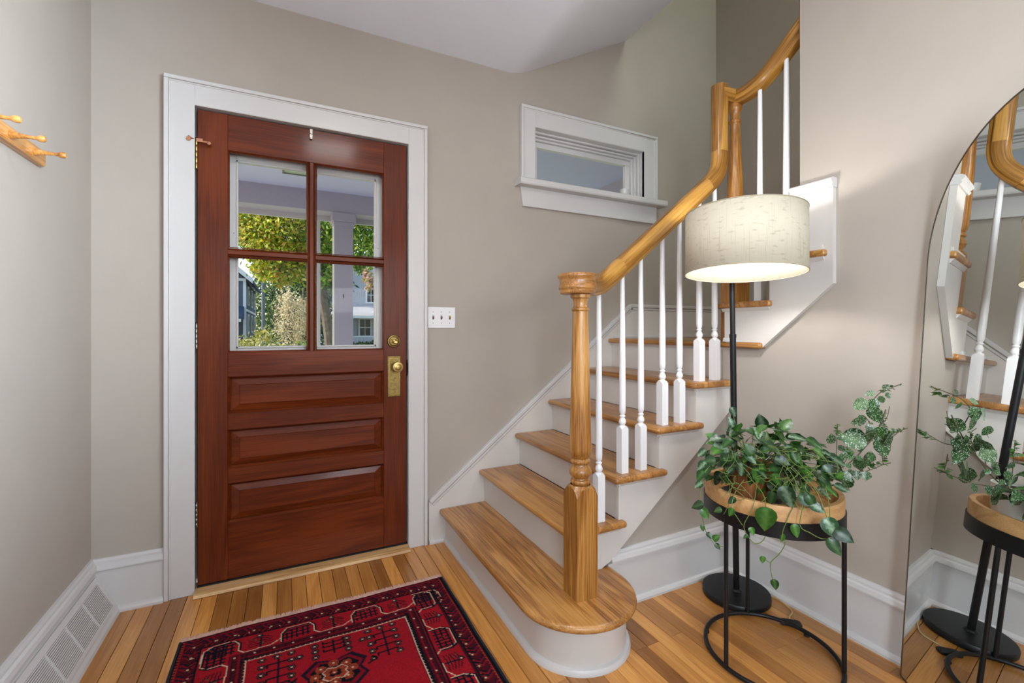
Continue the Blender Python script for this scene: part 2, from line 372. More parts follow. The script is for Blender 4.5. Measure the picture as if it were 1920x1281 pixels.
# ------------------------------------------------------------ door casing, threshold, front door
cs = thing('trim_1', (0, YW, 0), kind=S)
def casing(parent, x0, x1, zt, x0i, x1i, zti, z0, yf=.022):
    yf_ = YW - yf
    obj('side_board', bx(x0 + .012, x0i, yf_, YW, z0, zt - .012), 'white', parent, bevel=.0015, seg=1)
    obj('side_board', bx(x1i, x1 - .012, yf_, YW, z0, zt - .012), 'white', parent, bevel=.0015, seg=1)
    obj('head_board', bx(x0i, x1i, yf_, YW, zti, zt - .012), 'white', parent, bevel=.0015, seg=1)
    for (a, b_, c, d) in ((x0, x0 + .017, z0, zt - .0172), (x1 - .017, x1, z0, zt - .0172), (x0, x1, zt - .017, zt)):
        obj('back_band', bx(a, b_, yf_ - .009, YW, c, d), 'white', parent, bevel=.003, seg=2)
    for (a, b_, c, d) in ((x0 + .0172, x0 + .024, z0, zt - .0245), (x1 - .024, x1 - .0172, z0, zt - .0245), (x0 + .02, x1 - .02, zt - .024, zt - .017)):
        obj('bead', bx(a, b_, yf_ - .003, YW, c, d), 'white', parent, bevel=.002, seg=2)
casing(cs, -.459, .680, 2.234, -.350, .582, 2.124, 0)
# jamb
j = MB(); j.box(-.362, -.350, YW - .021, 2.52, 0, 2.135); j.box(.580, .592, YW - .021, 2.52, 0, 2.135); j.box(-.350, .580, YW - .021, 2.52, 2.123, 2.135)
obj('jamb', j, 'white', cs)
sill = MB().prism([(2.335, 0), (2.331, .004), (2.338, .014), (2.352, .018), (2.45, .018), (2.45, 0)], 'X', -.350, .580)
sl_ = obj('trim_2', sill, 'sill', kind=S)
obj('weatherstrip', bx(-.345, .578, 2.398, 2.43, .018, .024), 'rubber', sl_)

dr = thing('door_1', (.1135, YW, 0), kind=S)
DX0, DX1, DZ0, DZ1 = -.344, .573, .026, 2.117; F, Bk = 2.401, 2.445
def dpart(name, a, b_, c, d, mat, f=F, k=Bk, bev=.0015): return obj(name, bx(a, b_, f, k, c, d), mat, dr, bevel=bev, seg=1)
dpart('stile', DX0, -.230, DZ0, DZ1, 'doorZ'); dpart('stile', .457, DX1, DZ0, DZ1, 'doorZ')
dpart('rail', -.230, .457, 1.957, DZ1, 'doorX'); dpart('rail', -.230, .457, .936, 1.047, 'doorX')
dpart('rail', -.230, .457, .697, .772, 'doorX'); dpart('rail', -.230, .457, .455, .525, 'doorX'); dpart('rail', -.230, .457, DZ0, .281, 'doorX')
def muntin(x0, x1, z0, z1, ax):
    m = MB(); f = F + .003
    if ax == 'Z': m.prism([(x0, Bk), (x0, f + .010), (x0 + .006, f + .008), (x0 + .010, f), (x1 - .010, f), (x1 - .006, f + .008), (x1, f + .010), (x1, Bk)], 'Z', z0, z1)
    else: m.prism([(Bk, z0), (f + .010, z0), (f + .008, z0 + .006), (f, z0 + .010), (f, z1 - .010), (f + .008, z1 - .006), (f + .010, z1), (Bk, z1)], 'X', x0, x1)
    return m
obj('muntin', muntin(.098, .133, 1.047, 1.957, 'Z'), 'doorZ', dr)
obj('muntin', muntin(-.230, .098, 1.481, 1.518, 'X'), 'doorX', dr); obj('muntin', muntin(.133, .457, 1.481, 1.518, 'X'), 'doorX', dr)
# sticking beads round the light openings and panels (mitred slopes)
def bead(x0, x1, z0, z1, w_, d0, d1):
    m = MB(); q = [(x0, z0), (x1, z0), (x1, z1), (x0, z1)]; r = [(x0 + w_, z0 + w_), (x1 - w_, z0 + w_), (x1 - w_, z1 - w_), (x0 + w_, z1 - w_)]
    vs = [(x, F + d0, z) for x, z in q] + [(x, F + d1, z) for x, z in r] + [(x, F + d1 + .006, z) for x, z in r] + [(x, F + d0 + .02, z) for x, z in q]
    fs = []
    for i in range(4): k = (i + 1) % 4; fs += [(i, k, k + 4, i + 4), (i + 4, k + 4, k + 8, i + 8)]
    return m.add(vs, fs)
for x0, x1 in ((-.230, .098), (.133, .457)):
    for z0, z1 in ((1.047, 1.481), (1.518, 1.957)):
        obj('glazing_bead', bead(x0, x1, z0, z1, .006, .002, .012), 'doorX', dr)
        obj('pane', bx(x0 + .002, x1 - .002, F + .020, F + .024, z0 + .002, z1 - .002), 'glass', dr)
for z0, z1 in ((.772, .936), (.525, .697), (.281, .455)):
    obj('panel_moulding', bead(-.230, .457, z0, z1, .009, -.003, .010), 'doorX', dr)
    # raised and fielded panel
    m = MB(); a0, a1, c0, c1 = -.221, .448, z0 + .009, z1 - .009; k_ = .036; hx = [(a0, c0), (a1, c0), (a1, c1), (a0, c1)]; hi = [(a0 + k_, c0 + k_ * .8), (a1 - k_, c0 + k_ * .8), (a1 - k_, c1 - k_ * .8), (a0 + k_, c1 - k_ * .8)]
    d = .0035; hi2 = [(x, z) for x, z in hi]
    vs = [(x, F + .0165, z) for x, z in hx] + [(x, F + .0075, z) for x, z in hi] + [(x, F + .003, z) for x, z in hi2] + [(x, F + .035, z) for x, z in hx]
    hs = [(hi2[0][0] + .002, hi2[0][1] + .002), (hi2[1][0] - .002, hi2[1][1] + .002), (hi2[2][0] - .002, hi2[2][1] - .002), (hi2[3][0] + .002, hi2[3][1] - .002)]
    vs[8:12] = [(x, F + .0025, z) for x, z in hs]
    fs = []
    for i in range(4): q = (i + 1) % 4; fs += [(i, q, q + 4, i + 4), (i + 4, q + 4, q + 8, i + 8), (i, i + 12, q + 12, q)]
    fs += [(8, 9, 10, 11), (15, 14, 13, 12)]
    obj('raised_panel', m.add(vs, fs), 'doorX', dr)
# hinges
for z0, z1 in ((1.852, 1.980), (1.063, 1.173), (.284, .388)):
    h = MB(); n = 5
    for k in range(n):
        za, zb = z0 + (z1 - z0) * k / n + .0003, z0 + (z1 - z0) * (k + 1) / n - .0003
        h.lathe([(.0058, za), (.0066, za + .001), (.0066, zb - .001), (.0058, zb)], -.347, YW - .006, 12)
    h.lathe([(.003, z0), (.003, z1)], -.347, YW - .006, 8); h.lathe([(.005, z1), (.006, z1 + .004), (.001, z1 + .009)], -.347, YW - .006, 10)
    obj('hinge', h, 'brass2' if z0 > 1.5 else 'steel', dr, smooth=True)
h = MB(); h.box(-.342, -.300, YW - .030, YW - .024, 1.964, 1.970); h.lathe([(.008, 0), (.009, .004), (.009, .014), (.007, .018)], -.297, YW - .012, 12, 'Y', 1.964)
h.box(-.346, -.322, YW - .016, YW - .012, 1.972, 1.984); h.tube([(-.345, YW - .01, 1.978), (-.362, YW - .028, 1.976), (-.372, YW - .03, 1.984)], .003, 6)
h.lathe([(.0075, 0), (.0085, .002), (.008, .008)], -.372, YW - .022, 12, 'Y', 1.972)
obj('hinge_pin_stop', h, 'copper', dr, smooth=True, label='copper coloured stop on the top hinge')
h = MB(); h.box(.106, .120, F - .006, F, 2.066, 2.117); h.box(.108, .118, F - .012, F - .006, 2.066, 2.074); h.box(.107, .119, F - .010, F - .005, 2.092, 2.106)
obj('latch_plate', h, 'steel', dr, bevel=.001, seg=1)
# deadbolt
d = thing('x', (.507, F, 1.089)); bpy.data.objects.remove(d)
db = obj('deadbolt', MB().lathe([(.033, 0), (.034, .004), (.031, .009), (.026, .010), (.025, .014), (.022, .016), (.021, .013), (.0, .013)], .507, F, 32, 'Y', 1.089), 'brass', dr, smooth=True)
m = MB(); m.lathe([(.011, .012), (.011, .020), (.008, .024)], .507, F, 16, 'Y', 1.089); m.box(.501, .522, F - .034, F - .022, 1.078, 1.093)
obj('thumb_turn', m, 'brass2', db, bevel=.003, seg=2)
m = bx(.475, .542, F - .004, F, .801, 1.011)
bp = obj('backplate', m, 'brass', dr, bevel=.0015, seg=2)
m = MB()
for a, b_, c, e in ((.481, .536, .811, .815), (.481, .536, .997, 1.001), (.481, .485, .811, 1.001), (.532, .536, .811, 1.001)): m.box(a, b_, F - .0062, F - .003, c, e)
obj('plate_border', m, 'brass2', bp, bevel=.001, seg=1)
m = MB()
for i in range(27):
    for xx in (.4775, .5395): m.lathe([(.0018, .0035), (.0014, .0052), (.0003, .006)], xx, F, 6, 'Y', .806 + i * .0077)
for i in range(9):
    for zz in (.806, 1.006): m.lathe([(.0018, .0035), (.0014, .0052), (.0003, .006)], .4775 + i * .00775, F, 6, 'Y', zz)
obj('beading', m, 'brass', bp)
m = MB().lathe([(.019, .003), (.019, .007), (.013, .010), (.0105, .016), (.0105, .026), (.014, .031), (.024, .034), (.0275, .040), (.0275, .046), (.024, .050), (.018, .0505), (.0165, .053), (.010, .0545), (.009, .056), (.0, .0565)], .519, F, 32, 'Y', .957)
obj('knob', m, 'brass2', dr, smooth=True)
m = MB(); m.box(.5735, .5795, F - .0015, F + .02, .905, .990); m.box(.574, .582, F - .012, F + .001, .92, .975)
obj('strike_plate', m, 'blackhole', dr)
# storm door outside
sd = thing('door_2', (.11, 2.50, 0), kind=S)
G = 2.478
for nm, a in (('stile', (-.348, -.204, G, G + .028, .02, 2.118)), ('stile', (.430, .578, G, G + .028, .02, 2.118)), ('rail', (-.204, .430, G, G + .028, 1.941, 2.118)), ('rail', (-.204, .430, G, G + .028, .02, 1.062))):
    obj(nm, bx(*a), 'white', sd, bevel=.002, seg=1)
for a in ((-.204, -.196, G - .004, G + .02, 1.062, 1.941), (.422, .430, G - .004, G + .02, 1.062, 1.941), (-.204, .430, G - .004, G + .02, 1.933, 1.941), (-.204, .430, G - .004, G + .02, 1.062, 1.070)):
    obj('glass_stop', bx(*a), 'white', sd, bevel=.001, seg=1)
obj('pane', bx(-.2, .426, G + .008, G + .012, 1.066, 1.937), 'glass', sd)
for x, z in ((-.213, 1.60), (.441, 1.58)): obj('screw', MB().lathe([(.003, 0), (.0025, .0015)], x, G, 8, 'Y', z), 'steel', sd)

# ------------------------------------------------------------ high stair window
wn_ = thing('window_1', (1.78, YW, 2.03), kind=S)
casing(wn_, 1.245, 2.311, 2.482, 1.343, 2.195, 2.366, 2.030)
obj('window_sill', MB().prism([(2.50, 1.996), (2.325, 1.996), (2.320, 2.004), (2.320, 2.028), (2.326, 2.034), (2.50, 2.036)], 'X', 1.214, 2.352), 'white', wn_)
obj('apron', MB().prism([(1.245, 1.996), (2.311, 1.996), (2.305, 1.882), (1.262, 1.882)], 'Y', YW - .02, YW), 'white', wn_, bevel=.002, seg=1)
obj('jamb', MB().box(1.335, 1.343, YW - .02, 2.52, 2.03, 2.372).box(2.195, 2.205, YW - .02, 2.52, 2.03, 2.372).box(1.343, 2.195, YW - .02, 2.52, 2.364, 2.372), 'white', wn_)
for k, (ins, yy) in enumerate(((0, 2.425), (.014, 2.445), (.026, 2.465))):
    x0, x1, zt = 1.343 + ins, 2.195 - ins, 2.364 - ins
    obj('stop', MB().box(x1 - .012, x1, yy, 2.49, 2.036, zt).box(x0, x0 + .012, yy, 2.49, 2.036, zt).box(x0 + .012, x1 - .012, yy, 2.49, zt - .012, zt), 'white', wn_, bevel=.002, seg=1)
sx0, sx1, sz0, sz1 = 1.381, 2.157, 2.038, 2.326
obj('sash', MB().box(sx0, sx1, 2.485, 2.515, sz1 - .034, sz1).box(sx0, sx1, 2.485, 2.515, sz0, sz0 + .030).box(sx0, sx0 + .034, 2.485, 2.515, sz0 + .030, sz1 - .034).box(sx1 - .034, sx1, 2.485, 2.515, sz0 + .030, sz1 - .034), 'white', wn_, bevel=.002, seg=1)
obj('pane', bx(sx0 + .03, sx1 - .03, 2.498, 2.502, sz0 + .026, sz1 - .03), 'glass', wn_)
obj('small_cup', MB().lathe([(.022, 2.0365), (.026, 2.04), (.030, 2.105), (.031, 2.11), (.028, 2.11), (.025, 2.045), (0, 2.043)], 2.085, 2.452, 24), 'white', smooth=True, label='small white cup standing on the sill of the high stair window', cat='cup')

# ------------------------------------------------------------ light switch
sw = thing('light_switch', (.7655, YW, 1.215), 'white triple toggle switch plate on the wall beside the front door', 'light switch')
obj('plate', bx(.688, .843, YW - .006, YW - .0005, 1.158, 1.272), 'gloss', sw, bevel=.004, seg=2)
for x, mt_ in ((.717, 'steel'), (.763, 'steel'), (.810, 'brass2')):
    obj('toggle', MB().prism([(YW - .006, 1.204), (YW - .015, 1.216), (YW - .014, 1.222), (YW - .006, 1.226)], 'X', x - .0045, x + .0045), mt_, sw)
    for z_ in (1.185, 1.246): obj('screw', MB().lathe([(.0028, .0055), (.0024, .0072), (0, .0076)], x, YW, 10, 'Y', z_), 'steel', sw, smooth=True)

# ------------------------------------------------------------ staircase
Z = [0, .180, .361, .543, .725, .909, 1.092, 1.278, 1.464, 1.650]
NX = [None, .745, .978, 1.204, 1.428, 1.652, 1.885]
TH = .028; RY = 1.500
st = thing('staircase', (1.5, 1.9, 0), 'white painted staircase with honey oak treads, turned balusters and winding handrail', 'staircase')
# step 1 with its bullnose end
def bull(nx, r, cy=1.42, cx=.970, yend=2.382, xr=None):
    p = [(nx, yend)]; n = 22
    for i in range(n + 1):
        a = PI + PI * i / n; p.append((cx + r * math.cos(a), cy + r * math.sin(a)))
    p[1] = (nx, cy)
    return p
rr = .970 - .745
t1 = bull(.745, rr); t1 += [(.970 + rr, 1.505), (1.03, 1.505), (1.03, 2.382)]
obj('tread', MB().prism(t1, 'Z', Z[1] - TH, Z[1]), 'oakY', st, bevel=.0125, seg=4)
r1 = bull(.783, .970 - .783); r1 += [(1.157, 1.50), (1.05, 1.50), (1.05, 2.382)]
obj('riser', MB().prism(r1, 'Z', 0, Z[1] - TH), 'riser', st, smooth=True)
path = [(x, y, 0) for x, y in bull(.783, .970 - .783)] + [(1.157, 1.49, 0)]
path = [path[0]] + [(.783, 2.382 - (2.382 - 1.42) * k / 6, 0) for k in range(1, 6)] + path[1:]
prof = [(0, 0), (.016, 0), (.016, .010), (.011, .019), (0, .022)]
obj('shoe_moulding', MB().sweep(path, prof, lambda i, t: Vector((0, 0, 1)).cross(t) * -1), 'white', st, smooth=True)
obj('cove_moulding', MB().sweep(path, [(0, Z[1] - TH - .014), (.004, Z[1] - TH - .012), (.011, Z[1] - TH), (0, Z[1] - TH)], lambda i, t: Vector((0, 0, 1)).cross(t) * -1), 'riser', st, smooth=True)
for k in range(2, 6):
    xe = NX[k] + .2835
    poly = [(NX[k], 2.382), (NX[k], 1.462), (xe, 1.462), (xe, 1.515), (NX[k + 1] + .035, 1.515), (NX[k + 1] + .035, 2.382)]
    obj('tread', MB().prism(poly, 'Z', Z[k] - TH, Z[k]), 'oakY', st, bevel=.0125, seg=4)
for k in range(2, 7):
    obj('riser', bx(NX[k] + .0335, NX[k] + .052, RY + .006, 2.382, Z[k - 1], Z[k] - TH), 'riser', st)
    if k < 7: obj('cove_moulding', MB().prism([(NX[k] + .032, Z[k] - TH), (NX[k] + .018, Z[k] - TH), (NX[k] + .028, Z[k] - TH - .013), (NX[k] + .032, Z[k] - TH - .013)], 'Y', 1.478, 2.382), 'riser', st)
    if k < 6:
        obj('cove_moulding', MB().prism([(1.490, Z[k] - TH), (1.474, Z[k] - TH), (1.486, Z[k] - TH - .014), (1.490, Z[k] - TH - .014)], 'X', NX[k] + .02, NX[k] + .262), 'riser', st)
# landing
obj('landing', MB().prism([(1.885, 2.382), (1.885, 1.462), (1.868, 1.445), (1.868, 1.305), (1.93, 1.305), (1.93, 1.49), (2.92, 1.49), (2.92, 2.382)], 'Z', Z[6] - TH, Z[6]), 'oakY', st, bevel=.0125, seg=4)
# stringer on the open side
sp = [(1.012, Z[1]), (1.150, Z[1]), (1.195, .200), (1.91, .757), (1.91, Z[5] - TH)]
for k in range(5, 1, -1):
    sp += [(NX[k] + .032, Z[k] - TH), (NX[k] + .032, Z[k - 1] - TH)] if k > 2 else [(NX[k] + .032, Z[k] - TH)]
obj('stringer', MB().prism(sp[::-1], 'Y', 1.490, 1.511), 'riser', st)
# skirt on the back wall with its cap
sk_ = [(.690, 0), (.690, .223), (2.078, 1.310), (2.92, 1.310), (2.92, .9), (1.2, .02), (1.2, 0)]
obj('wall_skirt', MB().prism(sk_, 'Y', 2.382, YW), 'riser', st)
def strip(name, p, q, w0, w1, proud, mat='white', y=YW):
    d_ = (Vector((q[0], 0, q[1])) - Vector((p[0], 0, p[1]))).normalized(); nn = Vector((d_.z, 0, -d_.x))
    m = MB(); P = [Vector((p[0], 0, p[1])), Vector((q[0], 0, q[1]))]
    vs = []
    for e in P:
        for w_ in (w0, w1):
            for yy in (y - proud, y): v = e + nn * w_; vs.append((v.x, yy, v.z))
    fs = [(0, 1, 3, 2), (4, 6, 7, 5), (0, 4, 5, 1), (2, 3, 7, 6), (0, 2, 6, 4), (1, 5, 7, 3)]
    return obj(name, m.add(vs, fs), mat, st, bevel=.003, seg=2)
strip('cap_moulding', (.690, .233), (2.076, 1.320), 0, .022, .028); strip('cap_moulding', (.690, .233), (2.076, 1.320), .026, .040, .022)
strip('cap_moulding', (2.076, 1.320), (2.92, 1.320), 0, .022, .028); strip('cap_moulding', (2.076, 1.320), (2.92, 1.320), .026, .040, .022)
obj('shoe_moulding', MB().prism([(2.382, 0), (2.367, 0), (2.367, .010), (2.372, .019), (2.382, .022)], 'X', .690, .783), 'white', st)
m = MB().box(XB - .018, XB, 1.49, 2.382, Z[6], 1.300); obj('landing_skirt', m, 'riser', st)
obj('cap_moulding', bx(XB - .026, XB, 1.49, 2.382, 1.298, 1.320), 'white', st, bevel=.003)
obj('shoe_moulding', bx(1.93, 2.92, 2.37, 2.382, Z[6], Z[6] + .02), 'white', st, bevel=.003)
# second flight
for k, ny, xa in ((7, 1.530, 1.868), (8, 1.306, 1.868), (9, 1.082, 1.935)):
    poly = [(xa, ny), (xa, ny - .268), (1.93, ny - .268), (1.93, ny - .25), (2.92, ny - .25), (2.92, ny)]
    obj('tread', MB().prism(poly, 'Z', Z[k] - TH, Z[k]), 'oakX', st, bevel=.0125, seg=4)
    obj('riser', bx(1.93 if k == 9 else 1.90, 2.92, ny - .052, ny - .032, Z[k - 1], Z[k] - TH), 'riser', st)
for k, ny in ((7, 1.530), (8, 1.306)):
    obj('cove_moulding', MB().prism([(1.890, Z[k] - TH), (1.876, Z[k] - TH), (1.886, Z[k] - TH - .016), (1.890, Z[k] - TH - .016)], 'Y', ny - .258, ny - .02), 'riser', st)
obj('cove_moulding', MB().prism([(1.890, Z[8] + .018), (1.882, Z[8] + .016), (1.880, Z[8]), (1.890, Z[8])], 'Y', 1.052, 1.25), 'riser', st)
obj('cove_moulding', MB().prism([(1.890, Z[6] + .020), (1.884, Z[6] + .014), (1.880, Z[6]), (1.890, Z[6])], 'Y', 1.46, 1.505), 'white', st)
sp = [(1.500, Z[6]), (1.500, Z[7] - TH), (1.274, Z[7] - TH), (1.274, Z[8] - TH), (1.160, Z[8] - TH), (1.160, 1.700), (1.020, 1.700), (1.020, 1.330), (1.318, 1.066), (1.46, 1.066)]
obj('upper_stringer', MB().prism(sp, 'X', 1.888, XR - .0005), 'riser', st)
obj('stringer_edge', MB().sweep([(1.898, 1.020, 1.700), (1.898, 1.020, 1.330), (1.898, 1.316, 1.068)], [(-.011, -.004), (.011, -.004), (.011, .004), (-.011, .004)], (1, 0, 0)), 'riser', st)
obj('cap_moulding', MB().prism([(XR, 1.700), (1.882, 1.700), (1.876, 1.708), (1.880, 1.716), (1.870, 1.724), (1.870, 1.732), (1.880, 1.738), (XR, 1.738)], 'Y', 1.014, 1.180), 'white', st)

# newel posts
def newel(cx, cy, zb, zs, prof, capprof=None, cap=None):
    p = MB(); h = .0445; c = .010
    p.add([(cx + a, cy + b_, z) for z in (zb, zs) for a, b_ in ((-h, -h), (h, -h), (h, h), (-h, h))], [(0, 3, 2, 1), (0, 1, 5, 4), (1, 2, 6, 5), (2, 3, 7, 6), (3, 0, 4, 7)])
    # shoulder : arched transition from the square to the round
    n = 32; vs = []; fs = []; rt = .036
    for i in range(n):
        a = 2 * PI * i / n; m_ = max(abs(math.cos(a)), abs(math.sin(a))); dd = h / m_
        vs.append((cx + dd * math.cos(a), cy + dd * math.sin(a), zs + .0)); 
    for i in range(n):
        a = 2 * PI * i / n; m_ = max(abs(math.cos(a)), abs(math.sin(a))); dd = h / m_; k_ = (dd - h) / (h * .4142)
        vs.append((cx + dd * math.cos(a), cy + dd * math.sin(a), zs + .034 * max(0, 1 - k_) ** .6 + .0))
    for i in range(n): a = 2 * PI * i / n; vs.append((cx + rt * math.cos(a), cy + rt * math.sin(a), zs + .038))
    for j_ in range(2):
        for i in range(n): fs.append((j_ * n + i, j_ * n + (i + 1) % n, (j_ + 1) * n + (i + 1) % n, (j_ + 1) * n + i))
    p.add(vs, fs)
    p.lathe([(r, z) for r, z in prof], cx, cy, 36)
    return p
z5 = .546
prof1 = [(.030, z5 + .028), (.033, .588), (.0365, .592), (.037, .597), (.0345, .602), (.029, .604), (.028, .608), (.033, .613), (.0395, .622), (.041, .631), (.038, .641), (.031, .651), (.0285, .659),
         (.031, .662), (.036, .665), (.0365, .671), (.033, .676), (.030, .680), (.033, .685), (.0385, .697), (.0405, .715), (.040, .74), (.036, .90), (.0315, 1.08), (.0285, 1.210), (.0285, 1.216),
         (.0315, 1.219), (.0325, 1.224), (.0305, 1.229), (.027, 1.231), (.0255, 1.238), (.0258, 1.252), (.0285, 1.262), (.036, 1.266), (.037, 1.278), (.030, 1.282)]
nw = obj('newel_post', newel(.970, 1.383, Z[1], z5, prof1), 'newel', st, smooth=True)
capp = [(.058, 1.279), (.063, 1.281), (.066, 1.288), (.0655, 1.292), (.067, 1.295), (.0695, 1.300), (.0695, 1.305), (.068, 1.309), (.067, 1.326), (.068, 1.333), (.0725, 1.339), (.0735, 1.345), (.071, 1.351), (.060, 1.355), (.03, 1.3565), (0, 1.357)]
obj('newel_cap', MB().lathe(capp, .960, 1.386, 44), 'oakX', nw, smooth=True)
z6 = 1.500
prof2 = [(.030, z6 + .028), (.033, z6 + .033), (.037, z6 + .040), (.033, z6 + .047), (.028, z6 + .050), (.034, z6 + .06), (.041, z6 + .075), (.037, z6 + .09), (.0285, z6 + .103), (.036, z6 + .110), (.036, z6 + .117), (.030, z6 + .125),
         (.037, z6 + .138), (.0405, z6 + .16), (.039, z6 + .26), (.0355, z6 + .38), (.029, z6 + .52), (.0255, z6 + .60), (.023, 2.145), (.0245, 2.150), (.029, 2.156), (.0285, 2.164), (.0225, 2.168), (.022, 2.19), (.0235, 2.206), (.031, 2.216), (.033, 2.225), (.031, 2.236), (.030, 2.25)]
obj('newel_post', newel(1.964, 1.502, Z[6], z6, prof2), 'newel', st, smooth=True)

# handrails
HP = [(-.021, -.038), (.021, -.038), (.0235, -.027), (.0315, -.021), (.033, -.014), (.033, .014), (.028, .025), (.014, .034), (-.014, .034), (-.028, .025), (-.033, .014), (-.033, -.014), (-.0315, -.021), (-.0235, -.027)]
def smoothpath(P, n=8):
    P = [Vector(p) for p in P]; out = []
    for i in range(len(P) - 1):
        p0, p1, p2, p3 = P[max(i - 1, 0)], P[i], P[i + 1], P[min(i + 2, len(P) - 1)]
        for j_ in range(n):
            t = j_ / n; out.append(.5 * ((2 * p1) + (-p0 + p2) * t + (2 * p0 - 5 * p1 + 4 * p2 - p3) * t * t + (-p0 + 3 * p1 - 3 * p2 + p3) * t ** 3))
    out.append(P[-1]); return out
HPf = [(-a, b_) for a, b_ in HP]
easing = smoothpath([(.985, 1.400, 1.318), (1.06, 1.450, 1.318), (1.13, 1.487, 1.331), (1.20, 1.505, 1.371), (1.262, 1.51, 1.417)], 7)
obj('handrail_easing', MB().sweep(easing, HP, (0, -1, 0)), 'rail', st, smooth=True)
obj('handrail', MB().sweep([(1.262 + (1.775 - 1.262) * k / 6, 1.51, 1.417 + (1.8274 - 1.417) * k / 6) for k in range(7)], HP, (0, -1, 0)), 'rail', st, smooth=True)
goose = smoothpath([(1.775, 1.51, 1.8274), (1.815, 1.51, 1.864), (1.848, 1.51, 1.909), (1.862, 1.51, 1.96), (1.864, 1.51, 2.0)], 7)
obj('gooseneck', MB().sweep(goose, HP, (0, -1, 0)), 'rail', st, smooth=True)
obj('gooseneck', MB().sweep([(1.864, 1.51, 2.0), (1.864, 1.51, 2.1), (1.864, 1.51, 2.2), (1.864, 1.51, 2.317)], HP, (0, -1, 0)), 'rail', st, smooth=True)
obj('rail_fitting', MB().sweep([(1.858, 1.51, 2.283), (1.90, 1.508, 2.283), (1.964, 1.503, 2.283), (1.997, 1.503, 2.283)], HP, (0, -1, 0)), 'rail', st, smooth=True)
up = smoothpath([(1.965, 1.525, 2.283), (1.965, 1.44, 2.278), (1.965, 1.365, 2.298), (1.965, 1.29, 2.345), (1.965, 1.22, 2.400), (1.965, 1.158, 2.452)], 7)
obj('upper_handrail', MB().sweep(up, HP, (-1, 0, 0)), 'rail', st, smooth=True)
obj('rosette', bx(1.918, 2.012, 1.156, 1.166, 2.36, 2.53), 'newel', st, bevel=.003)

# balusters
def baluster(x, y, zb, zt):
    h = .0178; zs = zb + .186; m = MB()
    m.add([(x + a, y + b_, z) for z in (zb, zs) for a, b_ in ((-h, -h), (h, -h), (h, h), (-h, h))], [(0, 3, 2, 1), (0, 1, 5, 4), (1, 2, 6, 5), (2, 3, 7, 6), (3, 0, 4, 7)])
    n = 24; vs = []; fs = []
    for lev in range(3):
        for i in range(n):
            a = 2 * PI * i / n; mm = max(abs(math.cos(a)), abs(math.sin(a))); dd = h / mm; k_ = (dd - h) / (h * .4142)
            if lev < 2: vs.append((x + dd * math.cos(a), y + dd * math.sin(a), zs + (lev * .011 * (1 - k_))))
            else: vs.append((x + .0095 * math.cos(a), y + .0095 * math.sin(a), zs + .015))
    for j_ in range(2):
        for i in range(n): fs.append((j_ * n + i, j_ * n + (i + 1) % n, (j_ + 1) * n + (i + 1) % n, (j_ + 1) * n + i))
    m.add(vs, fs); q = zs + .014
    m.lathe([(.0095, q), (.011, q + .004), (.0145, q + .009), (.0155, q + .015), (.0135, q + .023), (.0095, q + .032), (.009, q + .035), (.0125, q + .037), (.0128, q + .041), (.009, q + .044), (.009, q + .047), (.0125, q + .052), (.0140, q + .07), (.0138, q + .15), (.0095, zt)], x, y, 20)
    return obj('baluster', m, 'gloss', st, smooth=True)
def railz(x): return 1.498 + .80 * (x - 1.369) - .046
for x, k, zt in ((1.055, 2, 1.286), (1.160, 2, 1.312), (1.283, 3, None), (1.385, 3, None), (1.510, 4, None), (1.615, 4, None), (1.742, 5, None), (1.846, 5, 1.862)):
    baluster(x, 1.522, Z[k], zt or railz(x))
baluster(1.965, 1.372, Z[7], 2.262); baluster(1.965, 1.248, Z[8], 2.345)
# ------------------------------------------------------------ leaning arched mirror
mn = Vector((-.7647, .642, .0554)).normalized(); me_ = Vector((-.643, -.766, 0)).normalized()
me_ = (me_ - mn * me_.dot(mn)).normalized(); mu = me_.cross(mn); mu = mu if mu.z > 0 else -mu
b0 = Vector((1.826, .775, 0.002)); b0 = b0 - mn * (b0.dot(mn) + .8968)
b0 = b0 + mu * ((.004 - b0.z) / mu.z)
MW, MH = .80, 1.768
outl = [(0, 0), (MW, 0), (MW, MH - .40)]
for i in range(1, 40):
    a = PI * i / 40; outl.append((.40 + .40 * math.cos(a), MH - .40 + .40 * math.sin(a)))
outl.append((0, MH - .40))
def mp_(s, t, h): return b0 + me_ * s + mu * t + mn * h
mir = thing('mirror', tuple(b0 + me_ * .4), 'tall arched mirror with a hair-thin rim leaning at the right wall beside the plant table', 'mirror')
def slab(ol, h0, h1):
    n = len(ol); return MB().add([mp_(s, t, h0) for s, t in ol] + [mp_(s, t, h1) for s, t in ol], [tuple(range(n)), tuple(range(2 * n - 1, n - 1, -1))] + [(i, i + n, (i + 1) % n + n, (i + 1) % n) for i in range(n)])
obj('glass', slab([(.4 + (s - .4) * .994, .884 + (t - .884) * .997) for s, t in outl], -.004, 0), 'mirror', mir)
n = len(outl); inn = [(.4 + (s - .4) * .990, .884 + (t - .884) * .9955) for s, t in outl]
r_ = MB().add([mp_(s, t, -.016) for s, t in outl] + [mp_(s, t, .001) for s, t in outl] + [mp_(s, t, .001) for s, t in inn] + [mp_(s, t, -.016) for s, t in inn],
              [f for i in range(n) for f in ((i, (i + 1) % n, (i + 1) % n + n, i + n), (i + n, (i + 1) % n + n, (i + 1) % n + 2 * n, i + 2 * n), (i + 2 * n, (i + 1) % n + 2 * n, (i + 1) % n + 3 * n, i + 3 * n))])
obj('frame', r_, 'rim', mir)
obj('backing', slab([(.4 + (s - .4) * .98, .884 + (t - .884) * .99) for s, t in outl], -.016, -.005), 'rubber', mir)

